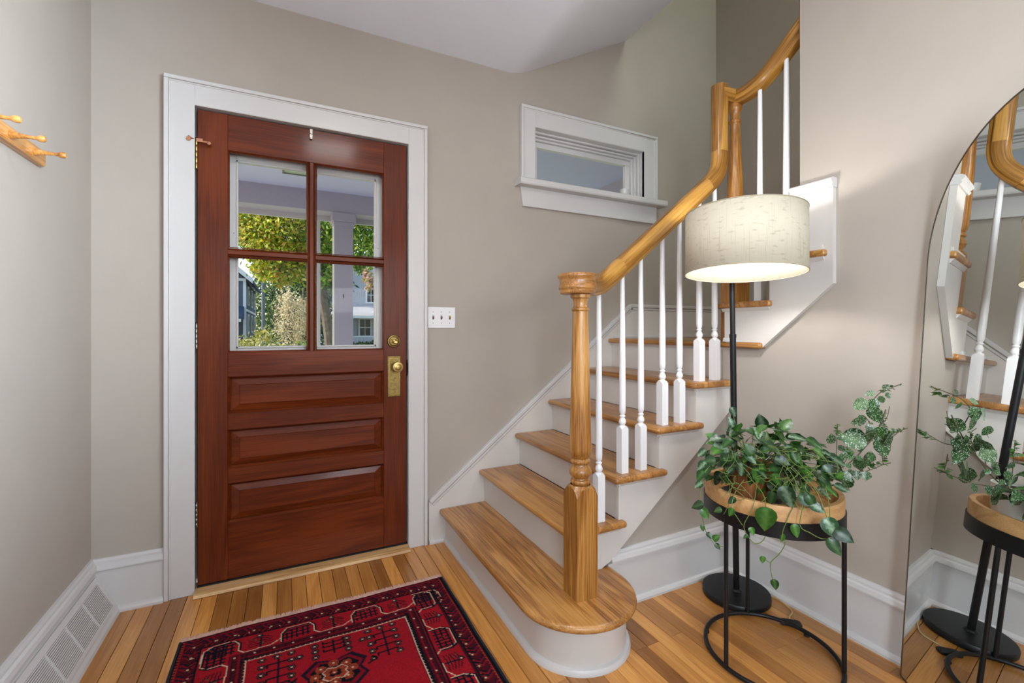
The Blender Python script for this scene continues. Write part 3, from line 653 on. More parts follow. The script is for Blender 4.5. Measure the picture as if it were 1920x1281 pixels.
# ------------------------------------------------------------ floor lamp
LB = Vector((1.742, 1.327, 0)); SHC = Vector((1.519, 1.124, 1.468))
lp = thing('floor_lamp', tuple(LB), 'black floor lamp with a cream linen drum shade standing in the corner by the stair', 'floor lamp')
obj('base', MB().lathe([(.128, .002), (.134, .006), (.135, .024), (.132, .029), (.10, .030), (0, .030)], LB.x, LB.y, 64), 'black', lp, smooth=True)
p0, p1 = Vector((1.738, 1.322, .03)), Vector((1.680, 1.302, 1.56)); pm = p0.lerp(p1, .715)
obj('pole', MB().tube([p0, pm], .0125, 16), 'black', lp, smooth=True)
obj('pole', MB().tube([pm, p1], .0105, 16), 'black', lp, smooth=True)
obj('pole_joint', MB().tube([pm - (p1 - p0) * .006, pm + (p1 - p0) * .004], .0140, 16), 'black', lp, smooth=True)
obj('foot_collar', MB().lathe([(.022, .030), (.020, .034), (.014, .037)], p0.x, p0.y, 24), 'black', lp, smooth=True)
# linen cloth
m, nt, b = newmat('lamp linen'); L = nt.links.new
tc = N(nt, 'ShaderNodeTexCoord'); mpx = N(nt, 'ShaderNodeMapping'); mpx.inputs['Scale'].default_value = (70, 6, 1); L(tc.outputs['UV'], mpx.inputs[0])
n1 = N(nt, 'ShaderNodeTexNoise'); n1.inputs['Scale'].default_value = 1; n1.inputs['Detail'].default_value = 3; L(mpx.outputs[0], n1.inputs['Vector'])
mpy = N(nt, 'ShaderNodeMapping'); mpy.inputs['Scale'].default_value = (7, 90, 1); L(tc.outputs['UV'], mpy.inputs[0])
n2 = N(nt, 'ShaderNodeTexNoise'); n2.inputs['Scale'].default_value = 1; n2.inputs['Detail'].default_value = 3; L(mpy.outputs[0], n2.inputs['Vector'])
mn2 = N(nt, 'ShaderNodeMath', operation='MINIMUM'); L(n1.outputs[0], mn2.inputs[0]); L(n2.outputs[0], mn2.inputs[1])
r = N(nt, 'ShaderNodeValToRGB'); r.color_ramp.elements[0].position = .30; r.color_ramp.elements[1].position = .43; r.color_ramp.elements[0].color = lin((180, 170, 146)); r.color_ramp.elements[1].color = lin((203, 194, 173))
L(mn2.outputs[0], r.inputs[0]); L(r.outputs[0], b.inputs['Base Color']); b.inputs['Roughness'].default_value = .85
tr = N(nt, 'ShaderNodeBsdfTranslucent'); L(r.outputs[0], tr.inputs['Color']); mx = N(nt, 'ShaderNodeMixShader'); mx.inputs[0].default_value = .013
L(b.outputs[0], mx.inputs[1]); L(tr.outputs[0], mx.inputs[2]); L(mx.outputs[0], nt.nodes['Material Output'].inputs[0])
M['linen'] = m
rad = Vector((SHC.x, SHC.y, 0)).normalized(); axl = Vector((-rad.y, rad.x, 0))
TR = Matrix.Rotation(math.radians(3.6), 3, axl)
if (TR @ (-rad)).z < 0: TR = Matrix.Rotation(-math.radians(3.6), 3, axl)
SR = .203; SHT = .224
def sh(r_, z_, a): return SHC + TR @ Vector((r_ * math.cos(a), r_ * math.sin(a), z_))
def ringsurf(r0, z0, r1, z1, n=96):
    s = MB(); 
    for i in range(n + 1):
        a = 2 * PI * i / n
        for r_, z_ in ((r0, z0), (r1, z1)):
            s.uv[len(s.v)] = (i / n * 5.6, (z_ - z0)); s.v.append(tuple(sh(r_, z_, a)))
    s.f = [(2 * i, 2 * i + 2, 2 * i + 3, 2 * i + 1) for i in range(n)]
    return s
shd = obj('lamp_shade', ringsurf(SR, -SHT / 2, SR, SHT / 2), 'linen', lp, smooth=True)
sol = shd.modifiers.new('solid', 'SOLIDIFY'); sol.thickness = .0015
M['linenrim'] = paint('lamp rim tape', (170, 158, 134), .8)
for zz in (-SHT / 2, SHT / 2):
    obj('rim', MB().sweep([sh(SR, zz, 2 * PI * i / 72) for i in range(72)], [(.0018 * math.cos(2 * PI * i / 6), .0018 * math.sin(2 * PI * i / 6)) for i in range(6)], (0, 0, 1), closed=True), 'linenrim', lp)
sp_ = MB()
for k in range(3): sp_.tube([sh(.01, .06, k * 2 * PI / 3), sh(SR - .002, .085, k * 2 * PI / 3)], .002, 6)
sp_.tube(smoothpath([p1 - Vector((0, 0, .01)), p1 + Vector((-.005, -.006, .03)), p1 + Vector((-.03, -.033, .055)), sh(.10, .145, math.atan2(1.302 - SHC.y, 1.68 - SHC.x)), sh(.03, .13, 0), sh(0, .10, 0), sh(0, .06, 0)], 5), .006, 8)
obj('spider', sp_, 'black', lp)
obj('bulb_holder', MB().lathe([(.012, 1.508), (.018, 1.512), (.018, 1.532), (.010, 1.536)], 1.519, 1.124, 20), 'black', lp, smooth=True)
# flex, inline switch
wire = smoothpath([(1.79, 1.44, .012), (1.862, 1.40, .012), (1.880, 1.30, .010), (1.872, 1.22, .006), (1.845, 1.15, .006), (1.80, 1.13, .006), (1.775, 1.115, .008)], 8)
M['flex'] = paint('pale clear flex', (196, 176, 130), .3)
obj('flex', MB().tube(wire, .0024, 6), 'flex', lp, smooth=True, label='pale clear power flex')
obj('inline_switch', MB().add([Vector((1.76, 1.10, 0)) + Vector((.73, -.68, 0)) * a + Vector((.68, .73, 0)) * b_ + Vector((0, 0, z)) for z, k in ((.002, 1), (.012, 1.1), (.019, .7)) for a, b_ in ((-.034 * k, -.014 * k), (.034 * k, -.014 * k), (.034 * k, .014 * k), (-.034 * k, .014 * k))],
    [(0, 3, 2, 1), (8, 9, 10, 11)] + [(j * 4 + i, j * 4 + (i + 1) % 4, j * 4 + 4 + (i + 1) % 4, j * 4 + 4 + i) for j in (0, 1) for i in range(4)]), 'rubber', lp, bevel=.003, seg=2)

# ------------------------------------------------------------ plant table
TC = Vector((1.540, 1.035, 0)); TRr = .212
tb = thing('side_table', tuple(TC), 'round side table with black wire legs and a wooden tray top', 'side table')
def circ(r_, z_, n=72): return [(TC.x + r_ * math.cos(2 * PI * i / n), TC.y + r_ * math.sin(2 * PI * i / n), z_) for i in range(n)]
def cprof(r_, n=8): return [(r_ * math.cos(2 * PI * i / n), r_ * math.sin(2 * PI * i / n)) for i in range(n)]
obj('floor_ring', MB().sweep(circ(TRr, .013), cprof(.0075, 10), (0, 0, 1), closed=True), 'black', tb, smooth=True)
for a in (176, 56, -57):
    a = math.radians(a); x, y = TC.x + TRr * math.cos(a), TC.y + TRr * math.sin(a)
    obj('leg', MB().tube([(x, y, .012), (x, y, .52)], .0073, 12), 'black', tb, smooth=True)
for a in (120, 0, -110, 210):
    a = math.radians(a); x, y = TC.x + TRr * math.cos(a), TC.y + TRr * math.sin(a)
    obj('foot', MB().lathe([(.010, 0), (.010, .006), (.007, .008)], x, y, 12), 'rubber', tb)
obj('band', MB().lathe([(.209, .500), (.2185, .500), (.2185, .552), (.215, .552), (.215, .506), (.0, .506)], TC.x, TC.y, 80), 'black', tb, smooth=True)
ty = obj('tray', MB().lathe([(.0, .512), (.2135, .512), (.2145, .545), (.2145, .596), (.2125, .600), (.1975, .600), (.196, .597), (.196, .545), (.0, .545)], TC.x, TC.y, 80), 'traywood', tb, smooth=True)

# ------------------------------------------------------------ pots
M['pot1'] = wood('tan basket pot', [(112, 66, 30), (160, 98, 50), (184, 122, 70)], 'Z', .7, coat=0)
M['pot2'] = paint('pale stone glaze', (214, 212, 206), .35)
M['soil'] = paint('dark soil', (46, 34, 26), .95, .3, .5, 60)
P1 = Vector((1.487, 1.075, .546)); P2 = Vector((1.645, 1.062, .546))
M['saucer'] = paint('dark saucer', (24, 24, 34), .35)

def leafgrid(kind):
    rows = {'pothos': [(0, 0), (.03, .22), (.12, .37), (.28, .425), (.46, .385), (.64, .29), (.80, .165), (.92, .06), (1.0, 0)],
            'speck': [(0, 0), (.06, .18), (.18, .34), (.36, .42), (.55, .40), (.74, .28), (.88, .14), (1.0, 0)],
            'tiny': [(0, 0), (.3, .28), (.65, .22), (1.0, 0)]}[kind]
    v = []; f = []; cols = (-1, -.5, 0, .5, 1) if kind != 'tiny' else (-1, 0, 1)
    for t, w_ in rows:
        for c in cols:
            x = c * w_; y = t + (-.10 * abs(c) * (1 - t) ** 3 if kind == 'pothos' else 0)
            z = .16 * abs(x) - .22 * t * t + (.03 * math.sin(t * 9) * abs(c))
            v.append((x, y, z))
    k = len(cols)
    for i in range(len(rows) - 1):
        for j in range(k - 1): f.append((i * k + j, i * k + j + 1, (i + 1) * k + j + 1, (i + 1) * k + j))
    return v, f
def leafmat(name, base, mid, edge=None, speck=None):
    m, nt, b = newmat(name); L = nt.links.new
    tc = N(nt, 'ShaderNodeTexCoord'); sep = N(nt, 'ShaderNodeSeparateXYZ'); L(tc.outputs['Object'], sep.inputs[0])
    ab = N(nt, 'ShaderNodeMath', operation='ABSOLUTE'); L(sep.outputs[0], ab.inputs[0])
    nz = N(nt, 'ShaderNodeTexNoise'); nz.inputs['Scale'].default_value = 5; L(tc.outputs['Object'], nz.inputs['Vector'])
    ad = N(nt, 'ShaderNodeMath', operation='MULTIPLY_ADD'); ad.inputs[1].default_value = .5; L(nz.outputs[0], ad.inputs[0]); L(ab.outputs[0], ad.inputs[2])
    r = N(nt, 'ShaderNodeValToRGB'); r.color_ramp.elements[0].color = lin(mid); r.color_ramp.elements[0].position = .25; r.color_ramp.elements[1].color = lin(base); r.color_ramp.elements[1].position = .46
    L(ad.outputs[0], r.inputs[0]); col = r.outputs[0]
    oi = N(nt, 'ShaderNodeObjectInfo'); hs = N(nt, 'ShaderNodeHueSaturation'); 
    rv = N(nt, 'ShaderNodeMapRange'); rv.inputs[3].default_value = .5; rv.inputs[4].default_value = 1.35; L(oi.outputs['Random'], rv.inputs[0]); L(rv.outputs[0], hs.inputs['Value']); L(col, hs.inputs['Color']); col = hs.outputs[0]
    if speck:
        vo = N(nt, 'ShaderNodeTexVoronoi'); vo.inputs['Scale'].default_value = 16; L(tc.outputs['Object'], vo.inputs['Vector'])
        r2 = N(nt, 'ShaderNodeValToRGB'); r2.color_ramp.elements[0].position = .28; r2.color_ramp.elements[1].position = .36; r2.color_ramp.elements[0].color = (1, 1, 1, 1); r2.color_ramp.elements[1].color = (0, 0, 0, 1)
        L(vo.outputs['Distance'], r2.inputs[0]); mx = N(nt, 'ShaderNodeMix', data_type='RGBA'); L(r2.outputs[0], mx.inputs['Factor']); L(col, mx.inputs['A']); mx.inputs['B'].default_value = lin(speck); col = mx.outputs['Result']
    L(col, b.inputs['Base Color']); b.inputs['Roughness'].default_value = .32; b.inputs['Specular IOR Level'].default_value = .5
    t = N(nt, 'ShaderNodeBsdfTranslucent'); L(col, t.inputs['Color']); mx = N(nt, 'ShaderNodeMixShader'); mx.inputs[0].default_value = .22
    L(b.outputs[0], mx.inputs[1]); L(t.outputs[0], mx.inputs[2]); L(mx.outputs[0], nt.nodes['Material Output'].inputs[0])
    return m
LM = {'pothos': [leafmat('trailing leaf dark', (28, 62, 24), (62, 100, 48)), leafmat('trailing leaf mid', (50, 100, 26), (88, 134, 56)), leafmat('trailing leaf silver', (36, 72, 40), (134, 162, 130))],
      'speck': [leafmat('speckled leaf', (40, 74, 34), (56, 96, 44), speck=(196, 214, 186)), leafmat('speckled leaf pale', (78, 110, 74), (110, 140, 100), speck=(222, 230, 212))],
      'tiny': [leafmat('small leaf', (52, 92, 38), (88, 130, 60))]}
LMESH = {}
for kd in LM:
    v, f = leafgrid(kd)
    for i, mt in enumerate(LM[kd]):
        me = bpy.data.meshes.new('leaf'); me.from_pydata(v, [], f); me.materials.append(mt); me.update()
        for p in me.polygons: p.use_smooth = True
        LMESH[kd, i] = me
M['stem1'] = paint('pale green stem', (98, 118, 50), .5); M['stem2'] = paint('brown green stem', (84, 78, 50), .6)
def leaf(parent, kd, pos, dirv, nrm, size, var=None, rnd=random):
    k = var if var is not None else rnd.randrange(len(LM[kd]))
    o = bpy.data.objects.new('leaf', LMESH[kd, k]); COL.objects.link(o); o.parent = parent
    d_ = Vector(dirv).normalized(); n_ = Vector(nrm); n_ = (n_ - d_ * n_.dot(d_)); n_ = n_.normalized() if n_.length > 1e-3 else Vector((0, 0, 1)); x_ = d_.cross(n_)
    mt = Matrix((x_, d_, n_)).transposed().to_4x4(); mt.translation = Vector(pos) - origin_of(parent)
    o.matrix_local = mt @ Matrix.Diagonal((size * rnd.uniform(.85, 1.05), size, size, 1))
    return o
R = random.Random(5)
# trailing philodendron
ph = thing('trailing_plant', tuple(P1), 'trailing heart-leaved philodendron in a tan pot, at the left of the tray', 'plant')
obj('pot', MB().lathe([(.052, .550), (.060, .553), (.074, .66), (.077, .668), (.077, .676), (.070, .676), (.066, .664), (0, .660)], P1.x, P1.y, 36), 'pot1', ph, smooth=True)
obj('saucer', MB().lathe([(.07, .546), (.092, .548), (.100, .560), (.098, .562), (.088, .552), (0, .551)], P1.x, P1.y, 40), 'saucer', ph, smooth=True)
obj('soil', MB().lathe([(.069, .664), (.05, .668), (0, .670)], P1.x, P1.y, 24), 'soil', ph)
TOC = (EYE - Vector((P1.x, P1.y, .8))); TOC.z = 0; TOC.normalize()
side = Vector((-TOC.y, TOC.x, 0))
cnt = 0
def vine(parent, pts, r_=.0014, mat='stem1', n=7): 
    return obj('vine', MB().tube(smoothpath(pts, n), r_, 5), mat, parent, smooth=True)
# mound : stalks from the soil out over the rim, each with a leaf at its end
top = P1 + Vector((0, 0, .135))
def vtop(u):
    K = [(1325, 852), (1350, 822), (1385, 803), (1420, 796), (1465, 803), (1510, 822), (1545, 842), (1575, 872)]
    for (a, va), (b_, vb) in zip(K, K[1:]):
        if a <= u <= b_: return va + (vb - va) * (u - a) / (b_ - a)
    return 870
for i in range(235):
    u = R.uniform(1328, 1570) if i % 3 else R.uniform(1350, 1500); v0 = vtop(u); v_ = v0 + (915 - v0) * R.random() ** 1.25; rho = R.uniform(1.69, 1.92) - .03 * abs(u - 1440) / 110
    pos = atr(u, v_, rho)
    if pos.z < .612 and (pos - TC).xy.length < .225: pos.z = .612 + R.random() * .03
    if pos.x > 1.80: continue
    out = pos - (P1 + Vector((.02, -.01, .09))); out.z *= .7; out.normalize()
    d_ = out * .9 + Vector((R.uniform(-.6, .6), R.uniform(-.6, .6), R.uniform(-1.1, .15)))
    n_ = out * .6 + Vector((0, 0, .9)) + Vector((R.uniform(-.5, .5), R.uniform(-.5, .5), 0))
    leaf(ph, 'pothos', pos, d_, n_, R.uniform(.034, .054), rnd=R)
    if i % 4 == 0:
        vine(ph, [P1 + Vector((out.x * .04, out.y * .04, .12)), P1.lerp(pos, .55) + Vector((0, 0, .07)), pos], .0011, n=4)
# hand-laid trails hanging over the tray and the band
def trail(pts, leaves, big=.042, mat='stem1', r_=.0013):
    Pn = [atr(*p) for p in pts]; vine(ph, Pn, r_, mat)
    for (u, v, rho, du, dv, s, var) in leaves:
        p = atr(u, v, rho); q = atr(u + du, v + dv, rho - .006); leaf(ph, 'pothos', p, q - p, EYE - p + Vector((R.uniform(-.5, .5), R.uniform(-.5, .5), .6)), s * .82, var, R)
trail([(1378, 850, 1.74), (1345, 868, 1.70), (1322, 885, 1.66), (1312, 935, 1.655), (1318, 975, 1.655), (1325, 1000, 1.66), (1340, 1020, 1.66), (1356, 1026, 1.66)],
      [(1340, 862, 1.70, -30, 6, .050, 0), (1322, 868, 1.68, -22, 22, .048, 2), (1318, 885, 1.66, -16, 22, .045, 0), (1316, 905, 1.655, -22, 14, .038, 2), (1317, 945, 1.65, -24, 8, .048, 0), (1316, 955, 1.65, 12, 18, .046, 1), (1316, 985, 1.655, 4, 14, .026, 1), (1326, 1000, 1.655, 8, 8, .028, 0), (1338, 1012, 1.66, 14, -10, .034, 1), (1342, 1020, 1.66, 10, 14, .026, 0)])
trail([(1395, 900, 1.70), (1378, 925, 1.66), (1372, 952, 1.635), (1382, 970, 1.632), (1392, 985, 1.64)], [(1378, 935, 1.65, -20, 12, .036, 0), (1374, 955, 1.63, -12, 20, .034, 1), (1352, 955, 1.64, -18, 6, .030, 1)])
trail([(1470, 880, 1.70), (1492, 930, 1.66), (1478, 970, 1.64), (1467, 1000, 1.64), (1472, 1020, 1.64), (1460, 1040, 1.64), (1445, 1056, 1.64), (1447, 1080, 1.64), (1452, 1092, 1.64)],
      [(1467, 1002, 1.64, -3, 18, .030, 1), (1445, 1056, 1.64, -16, -8, .004, 1), (1430, 1044, 1.64, 0, 16, .026, 1), (1452, 1088, 1.64, 2, 16, .036, 0)])
trail([(1445, 1056, 1.64), (1438, 1052, 1.64), (1430, 1044, 1.64)], [])
trail([(1420, 900, 1.70), (1412, 950, 1.64), (1395, 985, 1.64), (1404, 1008, 1.64), (1418, 1020, 1.64), (1432, 1012, 1.64), (1436, 995, 1.64)], [(1408, 990, 1.64, 4, 12, .028, 1), (1402, 1004, 1.64, -10, 6, .022, 0)])
trail([(1400, 890, 1.70), (1430, 925, 1.64), (1436, 955, 1.63)], [(1436, 955, 1.625, -1, 40, .088, 1)])
trail([(1500, 880, 1.68), (1530, 920, 1.64), (1545, 955, 1.63), (1550, 970, 1.62)], [(1548, 975, 1.62, 20, 28, .072, 2), (1568, 995, 1.62, 32, 22, .060, 0)])
trail([(1490, 900, 1.68), (1505, 940, 1.64), (1500, 985, 1.63), (1520, 1000, 1.63), (1540, 1010, 1.63), (1560, 1010, 1.62)], [(1555, 1012, 1.62, 20, 26, .060, 0), (1488, 985, 1.63, 8, 22, .046, 1)])
trail([(1460, 905, 1.67), (1440, 930, 1.66), (1420, 945, 1.65), (1400, 940, 1.66)], [(1470, 915, 1.645, 14, 34, .078, 2), (1500, 930, 1.64, 26, 18, .056, 0), (1520, 945, 1.64, 24, 14, .050, 2), (1450, 925, 1.65, -10, 26, .050, 0)])
trail([(1520, 880, 1.70), (1540, 900, 1.66), (1552, 930, 1.63), (1556, 970, 1.62)], [(1545, 875, 1.70, 24, 26, .056, 2), (1535, 865, 1.72, 30, 12, .050, 0), (1570, 895, 1.68, 14, -10, .030, 1)])
trail([(1500, 920, 1.66), (1512, 925, 1.645), (1512, 940, 1.64), (1500, 955, 1.64), (1470, 905, 1.66)], [(1516, 930, 1.64, 12, 26, .052, 0)])
for (u, v, rho, du, dv, s, var) in [(1372, 765, 1.80, 14, 32, .040, 2), (1374, 800, 1.78, -8, -22, .042, 2), (1345, 825, 1.74, -26, -14, .050, 1), (1340, 835, 1.72, 30, 14, .064, 2), (1390, 870, 1.70, 0, 30, .050, 2), (1420, 880, 1.69, 2, 34, .056, 1),
                                    (1400, 848, 1.69, 22, 26, .054, 2), (1352, 862, 1.70, 34, -4, .050, 0), (1382, 855, 1.70, -34, 6, .052, 0), (1322, 845, 1.74, -22, 16, .040, 2), (1410, 852, 1.68, -14, -22, .05, 1), (1480, 850, 1.72, 24, 22, .06, 1), (1455, 860, 1.69, 24, 10, .05, 2)]:
    p = atr(u, v, rho); q = atr(u + du, v + dv, rho - .006); leaf(ph, 'pothos', p, q - p, EYE - p + Vector((R.uniform(-.5, .5), R.uniform(-.5, .5), .6)), s * .85, var, R)
vine(ph, [atr(1400, 850, 1.76), atr(1378, 790, 1.80), atr(1372, 764, 1.80)], .0011)
for k in range(52):   # loose tangled runners across the mound
    a = R.uniform(1345, 1540); v_ = R.uniform(835, 905); p = [(a, v_, 1.70)]
    for q in range(3): a += R.uniform(-22, 30); v_ += R.uniform(-6, 26); p.append((a, v_, 1.665 - .006 * q))
    vine(ph, [atr(*x) for x in p], .0009, n=5)
# speckled plant in the pale pot
sp2 = thing('speckled_plant', tuple(P2), 'leggy speckled-leaf plant in a pale pot, stems leaning out over the tray to the right', 'plant')
obj('pot', MB().lathe([(.050, .546), (.057, .549), (.067, .660), (.068, .665), (.063, .665), (.061, .655), (0, .653)], P2.x, P2.y, 36), 'pot2', sp2, smooth=True)
obj('soil', MB().lathe([(.062, .654), (.03, .658), (0, .659)], P2.x, P2.y, 24), 'soil', sp2)
def sprig(pts, leaves=(), r_=.0018, tuft=None, mat='stem2'):
    def dp(u, rho): return rho + (.02 + (u - 1560) * .0011 if u > 1560 else 0)
    pts = [(u, v, dp(u, q)) for u, v, q in pts]; leaves = [(l[0], l[1], dp(l[0], l[2])) + l[3:] for l in leaves]
    if tuft: tuft = (tuft[0], tuft[1], dp(tuft[0], tuft[2])) + tuft[3:]
    Pn = [atr(*p) for p in pts]; obj('stem', MB().tube(smoothpath(Pn, 6), r_, 5), mat, sp2, smooth=True)
    for (u, v, rho, du, dv, s, var) in leaves:
        p = atr(u, v, rho); q = atr(u + du, v + dv, rho + R.uniform(-.015, .01)); leaf(sp2, 'speck', p, q - p, EYE - p + Vector((R.uniform(-.9, .9), R.uniform(-.9, .9), .7)), s * .95, var, R)
    if tuft:
        u, v, rho, du, dv, k = tuft
        for i in range(k):
            t = i / k; p = atr(u - du * (1 - t), v - dv * (1 - t), rho)
            ang = R.uniform(0, 2 * PI); d_ = Vector((math.cos(ang), math.sin(ang), R.uniform(-.3, .9)))
            leaf(sp2, 'tiny', p, d_, Vector((R.uniform(-1, 1), R.uniform(-1, 1), 1)), R.uniform(.010, .020) * (1.5 - t), 0, R)
base_p = (1530, 890, 1.86)
b1 = [(1540, 885, 1.86), (1575, 878, 1.84), (1600, 862, 1.83), (1625, 835, 1.82), (1640, 818, 1.82), (1652, 795, 1.82), (1661, 768, 1.83)]
sprig(b1, [(1625, 835, 1.815, -42, -16, .084, 1), (1648, 800, 1.81, 6, 40, .072, 0), (1645, 820, 1.82, 16, 30, .070, 0), (1598, 862, 1.82, -12, -14, .030, 0), (1605, 855, 1.82, 26, 20, .024, 0), (1588, 868, 1.82, 16, 26, .022, 0), (1612, 848, 1.82, 4, -20, .022, 0)], .0022)
sprig([(1652, 795, 1.82), (1640, 775, 1.83), (1636, 755, 1.83), (1646, 740, 1.83), (1660, 732, 1.83), (1680, 724, 1.84), (1690, 720, 1.84)],
      [(1628, 752, 1.82, -32, 14, .056, 1), (1640, 748, 1.82, -6, 22, .050, 0), (1636, 762, 1.82, 8, 28, .058, 0), (1622, 790, 1.82, -22, 2, .044, 0), (1612, 778, 1.82, 8, 18, .040, 0), (1640, 736, 1.83, -18, 4, .032, 1), (1650, 742, 1.83, 6, 16, .030, 0), (1655, 730, 1.83, 12, -8, .026, 0), (1662, 736, 1.83, 8, 14, .024, 0)],
      .0016, (1690, 720, 1.84, 40, -16, 26))
sprig([(1640, 818, 1.82), (1660, 822, 1.83), (1675, 818, 1.83), (1688, 808, 1.84), (1702, 803, 1.84)], [(1654, 800, 1.82, 8, 30, .050, 0)], .0014, (1700, 803, 1.84, 34, -14, 24))
sprig([(1570, 880, 1.84), (1568, 860, 1.84), (1569, 830, 1.84), (1570, 795, 1.84)], [(1572, 835, 1.83, 8, 8, .030, 0), (1565, 850, 1.83, -10, 12, .026, 0), (1568, 820, 1.83, 14, 2, .018, 0)], .0013, (1570, 794, 1.84, 1, -28, 22))
sprig([(1590, 882, 1.83), (1620, 884, 1.83), (1640, 878, 1.84), (1655, 872, 1.84), (1670, 868, 1.84)], [(1606, 882, 1.82, 2, 16, .034, 0), (1627, 884, 1.82, -4, 16, .034, 0), (1636, 866, 1.82, -4, -16, .036, 0), (1592, 880, 1.82, 8, 18, .026, 0), (1575, 885, 1.80, 14, 10, .044, 0)], .0013, (1668, 868, 1.84, 44, -6, 22))
sprig([(1656, 872, 1.84), (1654, 856, 1.84), (1654, 840, 1.84)], [], .0013, (1654, 845, 1.84, 0, -22, 12))
sprig([(1560, 884, 1.84), (1545, 850, 1.80), (1530, 836, 1.78), (1515, 832, 1.78)], [(1556, 832, 1.80, 4, -14, .040, 0), (1552, 868, 1.78, -20, 8, .034, 0)], .0013, (1515, 832, 1.78, -20, -4, 12))
sprig([(1575, 880, 1.84), (1590, 855, 1.84), (1588, 838, 1.84)], [(1596, 858, 1.83, -10, -16, .040, 1), (1578, 850, 1.83, 2, 16, .03, 0)], .0012, (1588, 838, 1.84, -2, -18, 10))
sprig([(1625, 835, 1.82), (1632, 800, 1.83), (1625, 785, 1.83)], [(1622, 800, 1.82, 18, 4, .028, 0)], .0012, (1632, 790, 1.83, 6, -38, 26))
sprig([(1648, 800, 1.83), (1662, 785, 1.83), (1668, 762, 1.83)], [], .0012, (1664, 770, 1.83, 14, -28, 14))
sprig([(1540, 885, 1.86), (P2.x * 0 + 1528, 893, 1.88)], [], .002)
# more leaves facing the mirror side
for k in range(16):
    if k > 11: break
    t = R.random(); i = R.randrange(len(b1) - 1); p = atr(b1[i][0], b1[i][1], b1[i][2] + .02 + (b1[i][0] - 1560) * .0011) + Vector((R.uniform(-.02, .03), R.uniform(-.05, .03), R.uniform(-.04, .05))); p.x = min(p.x, 1.86)
    leaf(sp2, 'speck', p, Vector((R.uniform(-.3, .6), R.uniform(-.3, .6), R.uniform(-1, .3))), Vector((.75, -.6, .35)), R.uniform(.05, .072), 0, R)

# ------------------------------------------------------------ peg rail
pr = thing('peg_rail', (-.69, 1.6, 1.69), 'oak peg rail with three round-headed pegs in view on the left wall', 'coat rack')
obj('board', MB().prism([(XL, 1.666), (-.683, 1.666), (-.680, 1.669), (-.680, 1.711), (-.683, 1.714), (XL, 1.714)], 'Y', .98, 1.955), 'pegwood', pr, bevel=.001, seg=1)
for y in (1.880, 1.745, 1.610, 1.475, 1.34, 1.205, 1.07):
    obj('peg', MB().lathe([(.0115, .018), (.011, .024), (.0085, .034), (.0058, .050), (.0048, .066), (.0052, .074), (.0078, .077), (.0092, .082), (.0088, .089), (.0065, .093), (.0, .0945)], XL, y, 20, 'X', 1.689), 'pegwood', pr, smooth=True)

# ------------------------------------------------------------ rug
RX0, RX1, RY1, RL = -.343, .647, 2.030, 1.56
c = .0034; nu = int((RX1 - RX0) / c); nv = int(RL / c)
C = {'red': (160, 24, 36), 'red2': (128, 18, 32), 'dk': (78, 14, 28), 'nv': (30, 20, 38), 'cr': (226, 186, 160), 'or': (150, 62, 38), 'bk': (16, 16, 26), 'ol': (96, 84, 48)}
C = {k: np.array(lin(v)[:3]) for k, v in C.items()}
img = np.zeros((nv, nu, 3)); img[:] = C['red']
def rect(x0, y0, x1, y1, col): img[max(0, int(y0 / c)):max(0, int(y1 / c)), max(0, int(x0 / c)):max(0, int(x1 / c))] = C[col]
def line(x0, y0, x1, y1, col, w_=.006):
    n_ = int(max(abs(x1 - x0), abs(y1 - y0)) / c * 2) + 2
    for i in range(n_):
        t = i / (n_ - 1); x, y = x0 + (x1 - x0) * t, y0 + (y1 - y0) * t
        a, b_ = int(round(x / c)), int(round(y / c)); k = max(1, int(round(w_ * 1.3 / c)))
        if a >= 0 and b_ >= 0: img[b_:b_ + k, a:a + k] = C[col]
def poly(P, col):
    P = np.array(P); xs = np.arange(nu) * c; ys = np.arange(nv) * c; X, Y = np.meshgrid(xs, ys); ins = np.zeros(X.shape, bool); j = len(P) - 1
    for i in range(len(P)):
        xi, yi = P[i]; xj, yj = P[j]
        cond = ((yi > Y) != (yj > Y)) & (X < (xj - xi) * (Y - yi) / (yj - yi + 1e-12) + xi); ins ^= cond; j = i
    img[ins] = C[col]
def flower(x, y, r_=.014, a='nv', b_='ol'):
    for k in range(6):
        an = PI * k / 3; px, py = x + r_ * .65 * math.cos(an), y + r_ * .65 * math.sin(an)
        rect(px - r_ * .38, py - r_ * .38, px + r_ * .38, py + r_ * .38, a); rect(px - .002, py - .002, px + .002, py + .002, 'or' if k % 2 else b_)
    rect(x - .0035, y - .0035, x + .0035, y + .0035, 'cr')
rr2 = random.Random(3)
WR, HR = nu * c, nv * c
